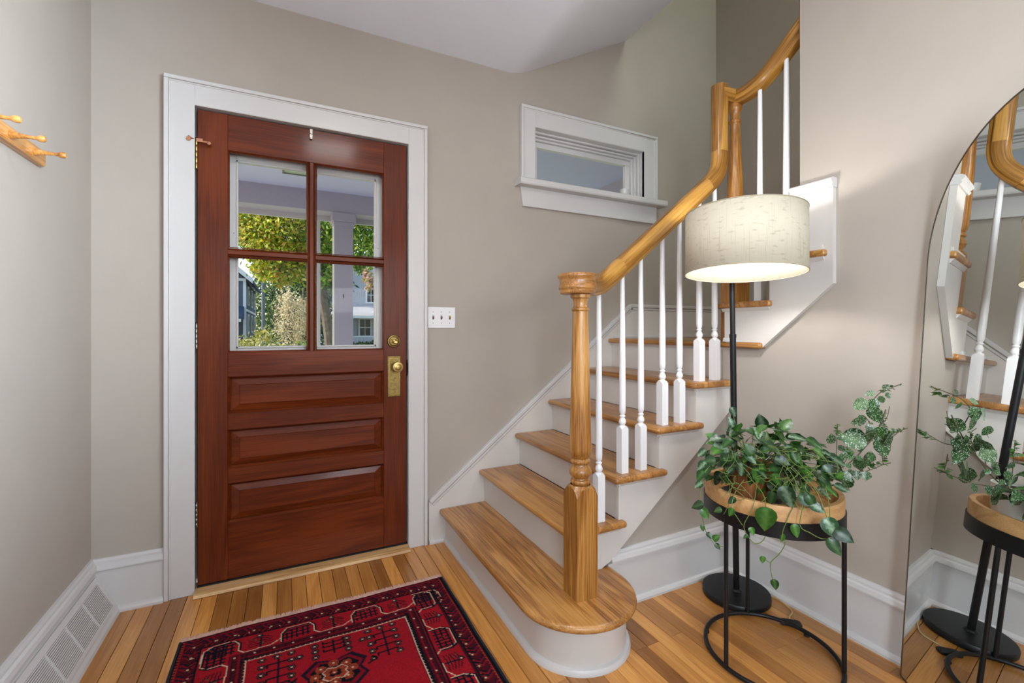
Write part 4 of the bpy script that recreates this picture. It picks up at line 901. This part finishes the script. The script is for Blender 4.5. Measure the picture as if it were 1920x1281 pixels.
# outer guard, dark with slanting marks
B0, B1, B2, B3 = .014, .075, .170, .222
rect(0, 0, WR, HR, 'dk')
def along():   # border runs : (origin, direction, inward, length)
    return [((0, 0), (1, 0), (0, 1), WR), ((0, HR), (1, 0), (0, -1), WR), ((0, 0), (0, 1), (1, 0), HR), ((WR, 0), (0, 1), (-1, 0), HR)]
def T(run, s, d): o, t, n_, _ = run; return (o[0] + t[0] * s + n_[0] * d, o[1] + t[1] * s + n_[1] * d)
def l2(run, s0, d0, s1, d1, col, w_=.004): line(*T(run, s0, d0), *T(run, s1, d1), col, w_)
for run in along():
    Ln = run[3]; s = B0
    while s < Ln - B0:
        for q in range(4): l2(run, s + q * .009, .024, s + .018 + q * .009, .046, 'red2' if q % 2 else 'nv', .005); l2(run, s + .018 + q * .009, .046, s + q * .009, .066, 'red2' if q % 2 else 'bk', .005)
        x, y = T(run, s + .045, .052); flower(x, y, .010, 'bk', 'or'); s += .060
    l2(run, B0, .018, Ln - B0, .018, 'red', .003); l2(run, B0 + .05, .070, Ln - B0 - .05, .070, 'nv', .004)
    s = .02
    while s < Ln: x, y = T(run, s, .060); rect(x - .003, y - .003, x + .003, y + .003, 'cr' if rr2.random() < .35 else 'or'); s += .034
rect(B1, B1, WR - B1, HR - B1, 'red')
for run in along():
    Ln = run[3]; a0 = B1; seg = (Ln - 2 * B1 - .095) / max(2, round((Ln - 2 * B1 - .095) / .125)); s = a0; k = 0; prev = None
    # meander line with crosses and flowering twigs
    while s < Ln - B1 - .05:
        m_ = B1 + .0475; big = (k % 2 == 0); Lc = seg
        if big:
            pts_ = [(s + .006, B2 - .010), (s + .006, B1 + .040), (s + .026, B1 + .010), (s + Lc - .022, B1 + .010), (s + Lc - .006, B1 + .034), (s + Lc - .006, B2 - .022)]
            for i in range(len(pts_) - 1): l2(run, *pts_[i], *pts_[i + 1], 'bk', .007); 
            for i in range(len(pts_) - 1): l2(run, *pts_[i], *pts_[i + 1], 'cr', .0035)
            for gx in np.arange(s + .024, s + Lc - .016, .0175):
                l2(run, gx, B1 + .022, gx, B2 - .016, 'nv', .0055)
                for gy in np.arange(B1 + .028, B2 - .016, .020): l2(run, gx - .008, gy, gx + .008, gy, 'bk', .006)
            for gx in (s + .03, s + .065, s + .09): x, y = T(run, gx, m_ + rr2.uniform(-.02, .02)); rect(x - .003, y - .003, x + .003, y + .003, 'or')
        else:
            l2(run, s - .006, B2 - .022, s + .012, B2 - .004, 'cr', .0035); l2(run, s + .012, B2 - .004, s + Lc - .03, B2 - .006, 'cr', .0035); l2(run, s + Lc - .03, B2 - .006, s + Lc + .006, B2 - .030, 'cr', .0035)
            cx_ = s + Lc / 2
            l2(run, cx_, B1 + .012, cx_, B2 - .012, 'nv', .005)
            for q in range(5):
                l2(run, cx_, B1 + .02 + q * .013, cx_ - .038, B1 + .034 + q * .010, 'bk', .0035); l2(run, cx_, B1 + .02 + q * .013, cx_ + .038, B1 + .034 + q * .010, 'bk', .0035)
                x, y = T(run, cx_ + .012 * (q - 2), B1 + .03 + .012 * q); rect(x - .003, y - .003, x + .003, y + .003, 'ol')
            x, y = T(run, cx_, B1 + .020); flower(x, y, .012)
        s += Lc; k += 1
    l2(run, B1, B1 - .002, Ln - B1, B1 - .002, 'bk', .005); l2(run, B2, B2 - .001, Ln - B2, B2 - .001, 'bk', .005)
# inner guard
rect(B2, B2, WR - B2, B3, 'dk'); rect(B2, HR - B3, WR - B2, HR - B2, 'dk'); rect(B2, B2, B3, HR - B2, 'dk'); rect(WR - B3, B2, WR - B2, HR - B2, 'dk')
for run in along():
    s = B2 + .01; Ln = run[3]; k = 0
    while s < Ln - B2:
        l2(run, s, B2 + .010, s, B3 - .012, 'bk', .0035); l2(run, s, B2 + .011, s + .012, B2 + .011, 'bk', .0035); l2(run, s, B2 + .026, s + .012, B2 + .026, 'red2', .004); l2(run, s, B3 - .014, s + .012, B3 - .014, 'bk', .0035)
        x, y = T(run, s + .008, B2 + .020)
        if k % 3 == 0: rect(x - .0035, y - .0035, x + .0035, y + .0035, 'cr')
        s += .0205; k += 1
    l2(run, B2, B2 + .004, Ln - B2, B2 + .004, 'red2', .0035); l2(run, B3 - .02, B3 - .004, Ln - B3 + .02, B3 - .004, 'bk', .008)
    s = B3 - .006; z_ = 0
    while s < Ln - B3: l2(run, s, B3 - .003 + .003 * z_, s + .008, B3 - .003 + .003 * (1 - z_), 'cr', .0035); z_ = 1 - z_; s += .008
# field
rect(B3 + .004, B3 + .004, WR - B3 - .004, HR - B3 - .004, 'red')
fx0, fx1, fy0 = B3 + .01, WR - B3 - .01, B3 + .01; cxx = WR / 2
for oy in np.arange(0, HR - 2 * B3 - .1, .36):
    y0_ = fy0 + oy
    # twig with flowers at the centre top
    line(cxx, y0_ + .004, cxx, y0_ + .075, 'nv', .005)
    for q in (.012, .034, .056):
        line(cxx - .034, y0_ + q, cxx + .034, y0_ + q, 'bk', .004); line(cxx - .034, y0_ + q, cxx - .034, y0_ + q - .010, 'bk', .004); line(cxx + .034, y0_ + q, cxx + .034, y0_ + q - .010, 'bk', .004)
    for sx_ in (-1, 1):
        for q in (.018, .048, .078): flower(cxx + sx_ * .055, y0_ + q, .014)
        bx_ = cxx + sx_ * .175
        line(bx_, y0_ + .02, bx_, y0_ + .17, 'nv', .006)
        for q in (.04, .075, .11, .145): line(bx_ - .034, y0_ + q, bx_ + .034, y0_ + q, 'bk', .004); line(bx_ - .034, y0_ + q, bx_ - .034, y0_ + q + .012, 'bk', .004); line(bx_ + .034, y0_ + q, bx_ + .034, y0_ + q + .012, 'bk', .004)
        for q in (.012, .05, .09, .13, .17):
            for z_ in (-1, 1): flower(bx_ + z_ * .046, y0_ + q, .0135)
        flower(bx_, y0_ + .010, .014); flower(cxx + sx_ * .105, y0_ + .05, .014)
    # medallion
    my = y0_ + .18
    def oct_(r_, col): poly([(cxx + r_ * a_, my + r_ * b_) for a_, b_ in ((-1, -.35), (-.55, -.8), (0, -.6), (.55, -.8), (1, -.35), (.8, 0), (1, .35), (.55, .8), (0, .6), (-.55, .8), (-1, .35), (-.8, 0))], col)
    oct_(.105, 'nv'); oct_(.092, 'red2'); oct_(.078, 'bk')
    for k in range(8): a_ = PI * k / 4; flower(cxx + .058 * math.cos(a_), my + .045 * math.sin(a_), .017, 'or', 'bk')
    oct_(.042, 'cr'); oct_(.037, 'or'); oct_(.020, 'bk'); flower(cxx, my, .010, 'red', 'or')
    for k in (-1, 1): line(cxx + k * .105, my, cxx + k * .135, my - .016, 'bk', .006); line(cxx + k * .135, my - .016, cxx + k * .12, my - .03, 'bk', .006)
# black selvedges
rect(0, 0, .013, HR, 'bk'); rect(WR - .013, 0, WR, HR, 'bk')
for s in np.arange(0, HR, .014): rect(.013, s, .018, s + .006, 'or'); rect(WR - .018, s, WR - .013, s + .006, 'or')
rect(0, 0, WR, .005, 'red2'); rect(0, HR - .005, WR, HR, 'red2')
img *= .78 * (1 + np.random.uniform(-.18, .18, (nv, nu, 1))); img = np.clip(img, 0, 1)
rug = thing('rug', ((RX0 + RX1) / 2, RY1 - RL / 2, 0), 'deep red oriental rug with navy pattern lying in front of the door', 'rug')
o_ = origin_of(rug)
jj, ii = np.meshgrid(np.arange(nv), np.arange(nu), indexing='ij')
wv = lambda x: .002 * np.sin(x * 9) + .0015 * np.sin(x * 23 + 1)
X = RX0 + ii * c * (RX1 - RX0) / (nu * c) + wv(jj * c) * .6; Y = RY1 - jj * c + wv(ii * c + 2) ; Zr = .0065 + np.random.uniform(-.0005, .0005, X.shape) + .0012 * np.sin(X * 6) * np.sin(Y * 5) 
vts = np.stack([X - o_.x, Y - o_.y, Zr], -1).reshape(-1, 3)
idx = (np.arange(nv - 1)[:, None] * nu + np.arange(nu - 1)[None, :]).reshape(-1)
fcs = np.stack([idx, idx + nu, idx + nu + 1, idx + 1], -1)
me = bpy.data.meshes.new('pile'); me.from_pydata(vts.tolist(), [], fcs.tolist()); 
at_ = me.color_attributes.new('Col', 'FLOAT_COLOR', 'POINT'); cc = np.ones((nv * nu, 4), 'f'); cc[:, :3] = img.reshape(-1, 3); at_.data.foreach_set('color', cc.reshape(-1))
M['pile'] = attrmat('rug pile', .95, sheen=0, bump=.5, gloss=.1); me.materials.append(M['pile']); me.update()
o = bpy.data.objects.new('pile', me); COL.objects.link(o); o.parent = rug; o['_o'] = tuple(o_)
m = MB(); m.box(RX0 + .003, RX1 - .004, RY1 - RL + .006, RY1 - .004, .0006, .0045); obj('backing', m, 'rubber', rug)
for xx in (RX0, RX1):
    m = MB().tube([(xx + float(wv(np.array(t_))) * .6, RY1 - t_, .0048) for t_ in np.arange(0.004, RL - .004, .04)], .0048, 8); obj('selvedge', m, paint('navy binding', (20, 20, 32), .9) if xx == RX0 else bpy.data.materials['navy binding'], rug, smooth=True)
m = MB(); fr = random.Random(2)
for yy, sg in ((RY1, 1), (RY1 - RL + c, -1)):
    x = RX0
    while x < RX1:
        y_ = yy + float(wv(np.array(x - RX0 + 2))) ; l_ = fr.uniform(.026, .034); dx = fr.uniform(-.004, .007)
        m.tube([(x, y_ - sg * .003, .006), (x + dx * .5, y_ + sg * l_ * .5, .0055), (x + dx, y_ + sg * l_, .002)], [.0030, .0028, .0016], 4); x += .0030
M['fringe'] = paint('pink white fringe', (214, 178, 162), .9, .1)
obj('fringe', m, 'fringe', rug, kind='stuff')
# ------------------------------------------------------------ porch outside
M['porch'] = paint('porch paint', (186, 180, 190), .6); M['porchceil'] = paint('porch ceiling paint', (205, 208, 232), .6, .01, .01, 4)
obj('porch_floor', bx(-4, 2.9, 2.53, 4.95, -.20, -.06), paint('grey porch boards', (200, 196, 198), .6), kind=S)
pc = obj('porch_ceiling', bx(-3.2, 2.9, 2.53, 4.72, 2.475, 2.56), 'porchceil', kind=S)
obj('exterior_wall', MB().box(-4, -.362, 2.522, 2.532, -.3, 2.6).box(-.362, .592, 2.522, 2.532, 2.135, 2.6).box(.592, 1.335, 2.522, 2.532, -.3, 2.6).box(1.335, 2.205, 2.522, 2.532, -.3, 2.03).box(1.335, 2.205, 2.522, 2.532, 2.372, 2.6).box(2.205, 3.05, 2.522, 2.532, -.3, 2.6), 'porch', kind=S)
obj('porch_roof', bx(-3.2, 3.2, 2.53, 5.25, 2.575, 2.66), 'porch', kind=S)
bmn = obj('trim_4', bx(-4, 2.9, 4.70, 4.90, 2.285, 2.475), 'porch', kind=S)
obj('fascia', bx(-4, 2.9, 4.90, 4.93, 2.235, 2.55), 'white', bmn); obj('side_beam', bx(2.64, 2.82, 2.54, 4.70, 2.30, 2.475), 'porch', bmn)
for k in range(5):
    obj('ceiling_batten', bx(-4 + k * 1.35, -3.992 + k * 1.35, 2.54, 4.70, 2.473, 2.475), 'steel', pc) if 0 else None
pcv = thing('porch_column', (.515, 4.79, -.06), 'square pale porch column seen through the right panes of the front door', 'column')
obj('shaft', bx(.43, .60, 4.71, 4.88, -.06, 2.20), 'porch', pcv, bevel=.004)
obj('capital', MB().box(.405, .625, 4.685, 4.905, 2.20, 2.285).box(.418, .612, 4.698, 4.892, 2.165, 2.20), 'porch', pcv, bevel=.004)
obj('edge_strip', bx(.424, .432, 4.712, 4.878, -.06, 2.165), 'white', pcv)
obj('hook', MB().tube([(.507, 4.705, 1.49), (.507, 4.69, 1.49), (.507, 4.685, 1.47), (.507, 4.69, 1.46)], .005, 6), 'subfloor', pcv)
tag(obj('downpipe', MB().box(.286, .316, 4.93, 4.96, -.06, 2.24), 'white', loc=(.3, 4.94, 0)), 'thin white pipe standing to the left of the porch column', 'pipe')
pl = thing('porch_lantern', (.11, 4.2, 2.475), 'small framed ceiling lantern on the porch, seen through the top of the door', 'lantern')
obj('frame', MB().box(-.02, .24, 3.95, 3.965, 2.425, 2.475).box(-.02, .24, 4.15, 4.165, 2.425, 2.475).box(-.02, -.005, 3.965, 4.15, 2.425, 2.475).box(.225, .24, 3.965, 4.15, 2.425, 2.475), 'steel', pl)
obj('lens', bx(-.005, .225, 3.965, 4.15, 2.432, 2.440), paint('green glass lens', (176, 196, 170), .2), pl)

# ------------------------------------------------------------ yard, street, houses
obj('lawn', MB().add([(-60, 4.95, -.9), (60, 4.95, -.9), (60, 110, -.7), (-60, 110, -.7)], [(0, 1, 2, 3)]), paint('lawn green', (132, 140, 98), .9, .3, 0, 2), kind=S)
obj('street', MB().add([(-60, 24, -.86), (60, 24, -.86), (60, 30, -.85), (-60, 30, -.85)], [(0, 1, 2, 3)]), paint('asphalt', (120, 120, 122), .9), kind=S)
M['hblue'] = paint('blue grey siding', (96, 104, 120), .8, .06, 0, 3); M['hroof'] = paint('slate blue roof', (58, 74, 100), .8, .1, 0, 5)
M['hgrey'] = paint('pale grey shingle', (190, 192, 200), .8, .05, 0, 8); M['hroof2'] = paint('speckled grey roof', (170, 168, 168), .8, .2, 0, 9)
M['hdark'] = paint('dark window', (34, 40, 50), .15); M['hwhite'] = paint('house trim', (226, 228, 232), .6)
h = thing('blue_house', (-6, 38, -.9), 'blue grey clapboard house behind the trees at the left of the view', 'house')
obj('wall', bx(-11, -2.30, 34, 45, -.9, 4.4), 'hblue', h)
obj('gable_wall', MB().prism([(-11, 4.4), (-2.3, 4.4), (-6.6, 8.0)], 'Y', 34.02, 34.3), 'hblue', h)
obj('roof', MB().prism([(-1.9, 4.2), (-6.6, 8.3), (-11.4, 4.2), (-11.4, 4.45), (-6.6, 8.6), (-1.9, 4.45)], 'Y', 33.6, 45.4), 'hroof', h)
obj('rake_board', MB().prism([(-1.86, 4.1), (-6.6, 8.25), (-11.4, 4.1), (-11.4, 4.45), (-6.6, 8.6), (-1.86, 4.45)], 'Y', 33.5, 33.6), 'hwhite', h)
obj('belt_board', bx(-11, -2.25, 33.9, 34.0, 4.28, 4.44), 'hwhite', h)
obj('corner_board', bx(-2.42, -2.25, 33.93, 34.1, -.9, 4.3), 'hwhite', h); obj('corner_board', bx(-2.35, -2.25, 44.8, 45.1, -.9, 4.3), 'hwhite', h)
for x0, x1, z0, z1 in ((-3.85, -2.95, 2.95, 4.1), (-5.6, -4.7, 2.95, 4.1), (-7.4, -6.5, 2.95, 4.1)):
    wv_ = obj('window', MB().box(x0 - .12, x1 + .1, 33.9, 34, z0 - .12, z0).box(x0 - .12, x1 + .1, 33.9, 34, z1, z1 + .12).box(x0 - .12, x0, 33.9, 34, z0, z1).box(x0 + .40, x0 + .46, 33.9, 34, z0, z1).box(x0, x0 + .4, 33.92, 33.98, (z0 + z1) / 2 - .03, (z0 + z1) / 2 + .03), 'hwhite', h)
    obj('pane', bx(x0, x0 + .4, 33.95, 33.99, z0, z1), 'hdark', wv_); obj('shutter', bx(x0 + .5, x1 + .05, 33.88, 33.95, z0 - .05, z1 + .05), 'hdark', wv_)
for y0_ in (36, 39.5, 43):
    for z0 in (.9, 2.8):
        wv_ = obj('window', bx(-2.3, -2.24, y0_, y0_ + 1.1, z0, z0 + 1.3), 'hwhite', h); obj('pane', bx(-2.26, -2.22, y0_ + .12, y0_ + .98, z0 + .12, z0 + 1.18), 'hdark', wv_)
obj('belt_board', bx(-2.3, -2.24, 34, 45, 2.35, 2.5), 'hwhite', h)
obj('porch_roof', MB().prism([(34, 2.66), (32.2, 1.98), (32.2, 1.80), (34, 1.80)], 'X', -11, -2.35), 'hroof', h)
obj('porch_beam', bx(-11, -2.4, 32.15, 32.3, 1.62, 1.80), 'hwhite', h)
for x in (-2.95, -5.2, -7.4): obj('column', bx(x - .16, x + .16, 32.2, 32.5, -.9, 1.62), 'hwhite', h)
obj('door', bx(-4.0, -3.1, 33.95, 33.99, -.3, 1.6), 'hdark', h)
h = thing('grey_house', (7, 50, -.9), 'pale grey shingled house with a low hipped porch roof, seen right of the porch column', 'house')
obj('wall', bx(1.6, 16, 48, 58, -.9, 6.5), 'hgrey', h)
obj('gable_wall', MB().prism([(5.0, 6.5), (16, 6.5), (10.2, 12)], 'Y', 47.98, 48.3), 'hgrey', h)
obj('roof', MB().prism([(4.4, 6.2), (10.2, 12.2), (16.6, 6.2), (16.6, 6.6), (10.2, 12.7), (4.4, 6.6)], 'Y', 47.4, 58.4), 'hroof', h)
m = MB(); 
for i in range(34):
    for j in range(60): x = 1.65 + i * .42 + (j % 2) * .21; m.box(x, x + .40, 47.93 + .0, 48.0, 3.6 + j * .13, 3.6 + j * .13 + .115) if 3.6 + j * .13 < 6.4 else None
obj('shingles', m, 'hgrey', h, kind='stuff')
for x0, x1, z0, z1 in ((7.45, 8.25, 3.95, 5.35), (6.75, 7.75, .55, 2.15), (3.25, 3.75, .55, 2.15), (9.5, 10.4, 3.95, 5.35)):
    yy = 47.9; wv_ = obj('window', MB().box(x0 - .16, x0, yy - .08, 48, z0 - .16, z1 + .16).box(x1, x1 + .16, yy - .08, 48, z0 - .16, z1 + .16).box(x0, x1, yy - .08, 48, z1, z1 + .16).box(x0, x1, yy - .08, 48, z0 - .16, z0).box(x0, x1, yy - .02, 48, (z0 + z1) / 2 - .04, (z0 + z1) / 2 + .04).box((x0 + x1) / 2 - .03, (x0 + x1) / 2 + .03, yy - .02, 48, z0, z1), 'hwhite', h)
    obj('pane', bx(x0, x1, yy + .03, yy + .06, z0, z1), 'hdark', wv_)
obj('porch_roof', MB().add([(1.2, 45.2, 2.45), (15, 45.2, 2.45), (15, 48, 2.45), (1.2, 48, 2.45), (3.6, 47.9, 3.75), (15, 47.9, 3.75)], [(0, 1, 5, 4), (0, 4, 3), (1, 2, 5), (0, 3, 2, 1), (3, 4, 5, 2)]), 'hroof2', h)
obj('porch_eave', bx(1.1, 15.1, 45.1, 45.3, 2.22, 2.48), 'hwhite', h)
for x in (2.9, 5.4, 9.2, 12): obj('column', bx(x - .15, x + .15, 45.3, 45.6, -.9, 2.22), 'hwhite', h)
obj('porch_deck', bx(1.2, 15, 45.2, 48, -.9, -.25), 'hblue', h)
obj('railing', MB().box(1.2, 15, 45.3, 45.4, .42, .52).box(1.2, 15, 45.3, 45.4, -.18, -.10), 'hwhite', h)
for k in range(58): obj('spindle', bx(4.9 + k * .115, 4.95 + k * .115, 45.32, 45.38, -.12, .44), 'hwhite', h)

# ------------------------------------------------------------ planting
def leafcloud(name, blobs, cols, size, parent, seed=0, gap=0):
    g = np.random.RandomState(seed); V = []; F_ = []; Cc = []
    for (cx, cy, cz, rx, ry, rz, n) in blobs:
        # clustered twigs
        nc = max(6, n // 22); cc = g.normal(size=(nc, 3)); cc /= np.linalg.norm(cc, axis=1)[:, None]; cc *= g.uniform(.25, 1, (nc, 1)) ** .45
        which = g.randint(0, nc, n); P = cc[which] + g.normal(size=(n, 3)) * .15
        P = P * np.array([rx, ry, rz]) + np.array([cx, cy, cz])
        a = g.normal(size=(n, 3)); a /= np.linalg.norm(a, axis=1)[:, None]; b_ = np.cross(a, g.normal(size=(n, 3))); b_ /= np.linalg.norm(b_, axis=1)[:, None]
        s = size * g.uniform(.6, 1.3, (n, 1)); k0 = len(V) * 4
        Q = np.stack([P - a * s, P + b_ * s * .42, P + a * s, P - b_ * s * .42], 1)
        V.append(Q.reshape(-1, 3)); pal = np.array([lin(c_)[:3] for c_ in cols]); tone = g.uniform(.7, 1.25, (nc, 1))[which]
        col = pal[g.randint(0, len(cols), n)] * tone; Cc.append(np.repeat(np.clip(col, 0, 1), 4, 0))
    V = np.concatenate(V); Cc = np.concatenate(Cc); n = len(V) // 4; F_ = np.arange(n * 4).reshape(-1, 4)
    me = bpy.data.meshes.new(name); base = origin_of(parent); me.from_pydata((V - np.array(base)).tolist(), [], F_.tolist())
    at_ = me.color_attributes.new('Col', 'FLOAT_COLOR', 'POINT'); c4 = np.ones((len(V), 4), 'f'); c4[:, :3] = Cc; at_.data.foreach_set('color', c4.reshape(-1))
    me.materials.append(M['leaves']); o = bpy.data.objects.new(name, me); COL.objects.link(o); o.parent = parent; o['_o'] = tuple(base); tag(o, kind='stuff'); return o
M['leaves'] = attrmat('outdoor leaves', .6, trans=.4, gloss=.3)
M['bark'] = paint('grey brown bark', (110, 96, 84), .9, .3, .6, 12)
YG = [(206, 206, 70), (178, 190, 60), (138, 160, 50), (222, 214, 120), (96, 124, 44), (204, 160, 70)]
DG = [(58, 84, 50), (80, 104, 60), (40, 62, 44), (110, 134, 70)]
BE = [(220, 208, 172), (200, 188, 150), (236, 226, 200), (180, 160, 120)]
t = thing('street_tree', (-1.6, 17, -.9), 'broad yellow-green maple filling the upper left panes of the door view', 'tree')
obj('trunk', MB().tube([(-3.2, 17, -.9), (-3.1, 17, 2.5), (-2.6, 16.8, 4.2), (-1.4, 16.5, 5.2)], [.2, .17, .12, .06], 10), 'bark', t)
for pth in (((-3.1, 17, 2.8), (-3.4, 17, 4.2), (-4, 16.6, 5.2)), ((-2.6, 16.8, 4.2), (-1.2, 16.0, 4.9), (-.3, 15.5, 4.3), (.35, 15, 3.9), (.5, 14.9, 3.3)), ((-.6, 16.3, 4.6), (.2, 15.6, 5.2), (.9, 15, 5.4))): obj('branch', MB().tube(smoothpath(pth, 4), .035, 6), 'bark', t)
leafcloud('crown', [(-1.3, 17, 6.0, 2.6, 1.8, 1.9, 8000), (.15, 15, 4.2, 1.2, 1.0, 1.55, 6500), (-.75, 15.6, 4.35, .8, .8, .75, 2500), (.3, 15, 6.0, 1.5, 1.0, 1.0, 2500), (-.15, 15, 3.1, .75, .6, .6, 2600), (-.6, 15.5, 3.75, .5, .5, .5, 1300)], YG, .075, t, 1)
t = thing('trunk_tree', (1.35, 14, -.9), 'leaning grey-trunked tree beside the porch column', 'tree')
obj('trunk', MB().tube(smoothpath([at(624, 720, 14), at(619, 650, 14), at(611, 590, 14), at(603, 545, 14), at(600, 500, 14.2), at(606, 430, 14.4)], 5), [.16 - .003 * i for i in range(26)], 10), 'bark', t)
obj('branch', MB().tube(smoothpath([at(640, 620, 14.3), at(655, 555, 14.3), at(657, 500, 14.3), at(664, 440, 14)], 5), [.10 - .004 * i for i in range(16)], 8), 'bark', t)
leafcloud('crown', [(.98, 14.2, 4.0, .45, .5, 1.6, 2200), (1.85, 13, 4.6, .9, .7, 1.25, 5000), (1.0, 14, 2.9, .25, .3, .7, 600), (1.9, 13, 3.2, .5, .5, .5, 800)], [(120, 156, 62), (150, 176, 70), (90, 130, 50), (186, 196, 90), (70, 104, 50)], .07, t, 2)
t = thing('pink_shrub', (2.0, 12, -.9), 'pale pink flowering branch in front of the grey house', 'shrub')
obj('stem', MB().tube([(2.3, 12, -.9), (2.2, 12, 1.5), (1.95, 12, 2.5)], .03, 6), 'bark', t)
leafcloud('foliage', [(1.92, 12, 2.45, .22, .25, .30, 330)], [(226, 190, 178), (210, 170, 160), (150, 160, 90)], .06, t, 3)
t = thing('evergreen_tree', (.2, 27, -.9), 'dark green evergreen mass behind the pale shrub', 'tree')
obj('trunk', MB().tube([(.2, 27, -.9), (.2, 27, 3)], .2, 8), 'bark', t)
leafcloud('crown', [(.55, 27, 2.0, 1.5, 1.4, 2.4, 4500), (1.3, 28, 4.6, 1.5, 1.4, 2.6, 3500)], DG, .13, t, 4)
t = thing('far_tree', (0, 36, -.9), 'tall blue-green tree far behind the yellow maple', 'tree')
obj('trunk', MB().tube([(1.9, 37, -.9), (1.9, 37, 4)], .3, 8), 'bark', t)
leafcloud('crown', [(1.9, 37, 6.0, 2.5, 2, 4.5, 4600), (4, 38, 11, 4, 2, 4, 2200), (-1.0, 49, 4.2, 1.9, 1.2, 4.6, 2600)], [(90, 120, 90), (120, 144, 80), (70, 96, 80), (150, 160, 90)], .22, t, 5)
t = thing('pale_shrub', (.18, 11, -.9), 'feathery beige flowering shrub in the lower left pane', 'shrub')
for k in range(7): obj('stem', MB().tube([(.18, 11, -.9), (.05 + k * .05, 11, .4), (-.15 + k * .11, 11, 1.6)], .010, 5), 'bark', t)
leafcloud('foliage', [(.10, 11, 1.35, .34, .35, .65, 2600), (.40, 11, 1.0, .26, .3, .55, 1600), (.02, 11, 1.85, .13, .2, .30, 350), (.36, 11, 1.6, .10, .2, .30, 240), (.2, 11, .3, .5, .4, .9, 1200)], BE, .026, t, 6)
t = thing('white_flowering_shrub', (-.42, 9, -.9), 'low yellow-green shrub with pale blooms at the lower left of the door glass', 'shrub')
obj('stem', MB().tube([(-.42, 9, -.9), (-.42, 9, .4)], .02, 6), 'bark', t)
leafcloud('foliage', [(-.42, 9, .72, .40, .35, .38, 2200), (-.4, 9, .0, .5, .4, .7, 900)], [(196, 186, 100), (220, 212, 170), (140, 150, 60), (170, 160, 70), (90, 110, 44)], .035, t, 7)
t = thing('green_shrub', (.3, 8.4, -.9), 'fresh green leafy border shrub below the pale shrub', 'shrub')
obj('stem', MB().tube([(.3, 8.4, -.9), (.3, 8.4, .3)], .02, 6), 'bark', t)
leafcloud('foliage', [(.2, 8.4, .58, .40, .3, .34, 1700), (.2, 8.4, 0, .5, .4, .6, 600)], [(86, 130, 58), (116, 160, 70), (60, 98, 44), (170, 180, 70)], .045, t, 8)
t = thing('house_hedge', (7.5, 44.4, -.9), 'clipped dark hedge along the grey house porch', 'hedge')
obj('stem', bx(5, 11, 44.3, 44.5, -.9, -.5), 'bark', t)
leafcloud('foliage', [(5.4 + k * 1.0, 44.4, -.35, .7, .5, .40, 350) for k in range(6)], DG, .14, t, 9)
up_ = at(567, 545, 12); tag(obj('sign_post', MB().tube([at(563, 700, 12) + Vector((0, 0, -.95)), at(563, 700, 12), at(569, 540, 12)], .022, 8), 'bark', loc=tuple(at(563, 700, 12))), 'thin grey brown post rising in front of the pale shrub', 'post')
tag(obj('lamp_pole', MB().tube([(-.75, 20, -.9), (-.75, 20, 3.6)], .06, 8), 'hblue', loc=(-.75, 20, -.9)), 'dark blue pole standing right of the blue grey house', 'pole')

for o in bpy.data.objects:
    if '_o' in o: del o['_o']
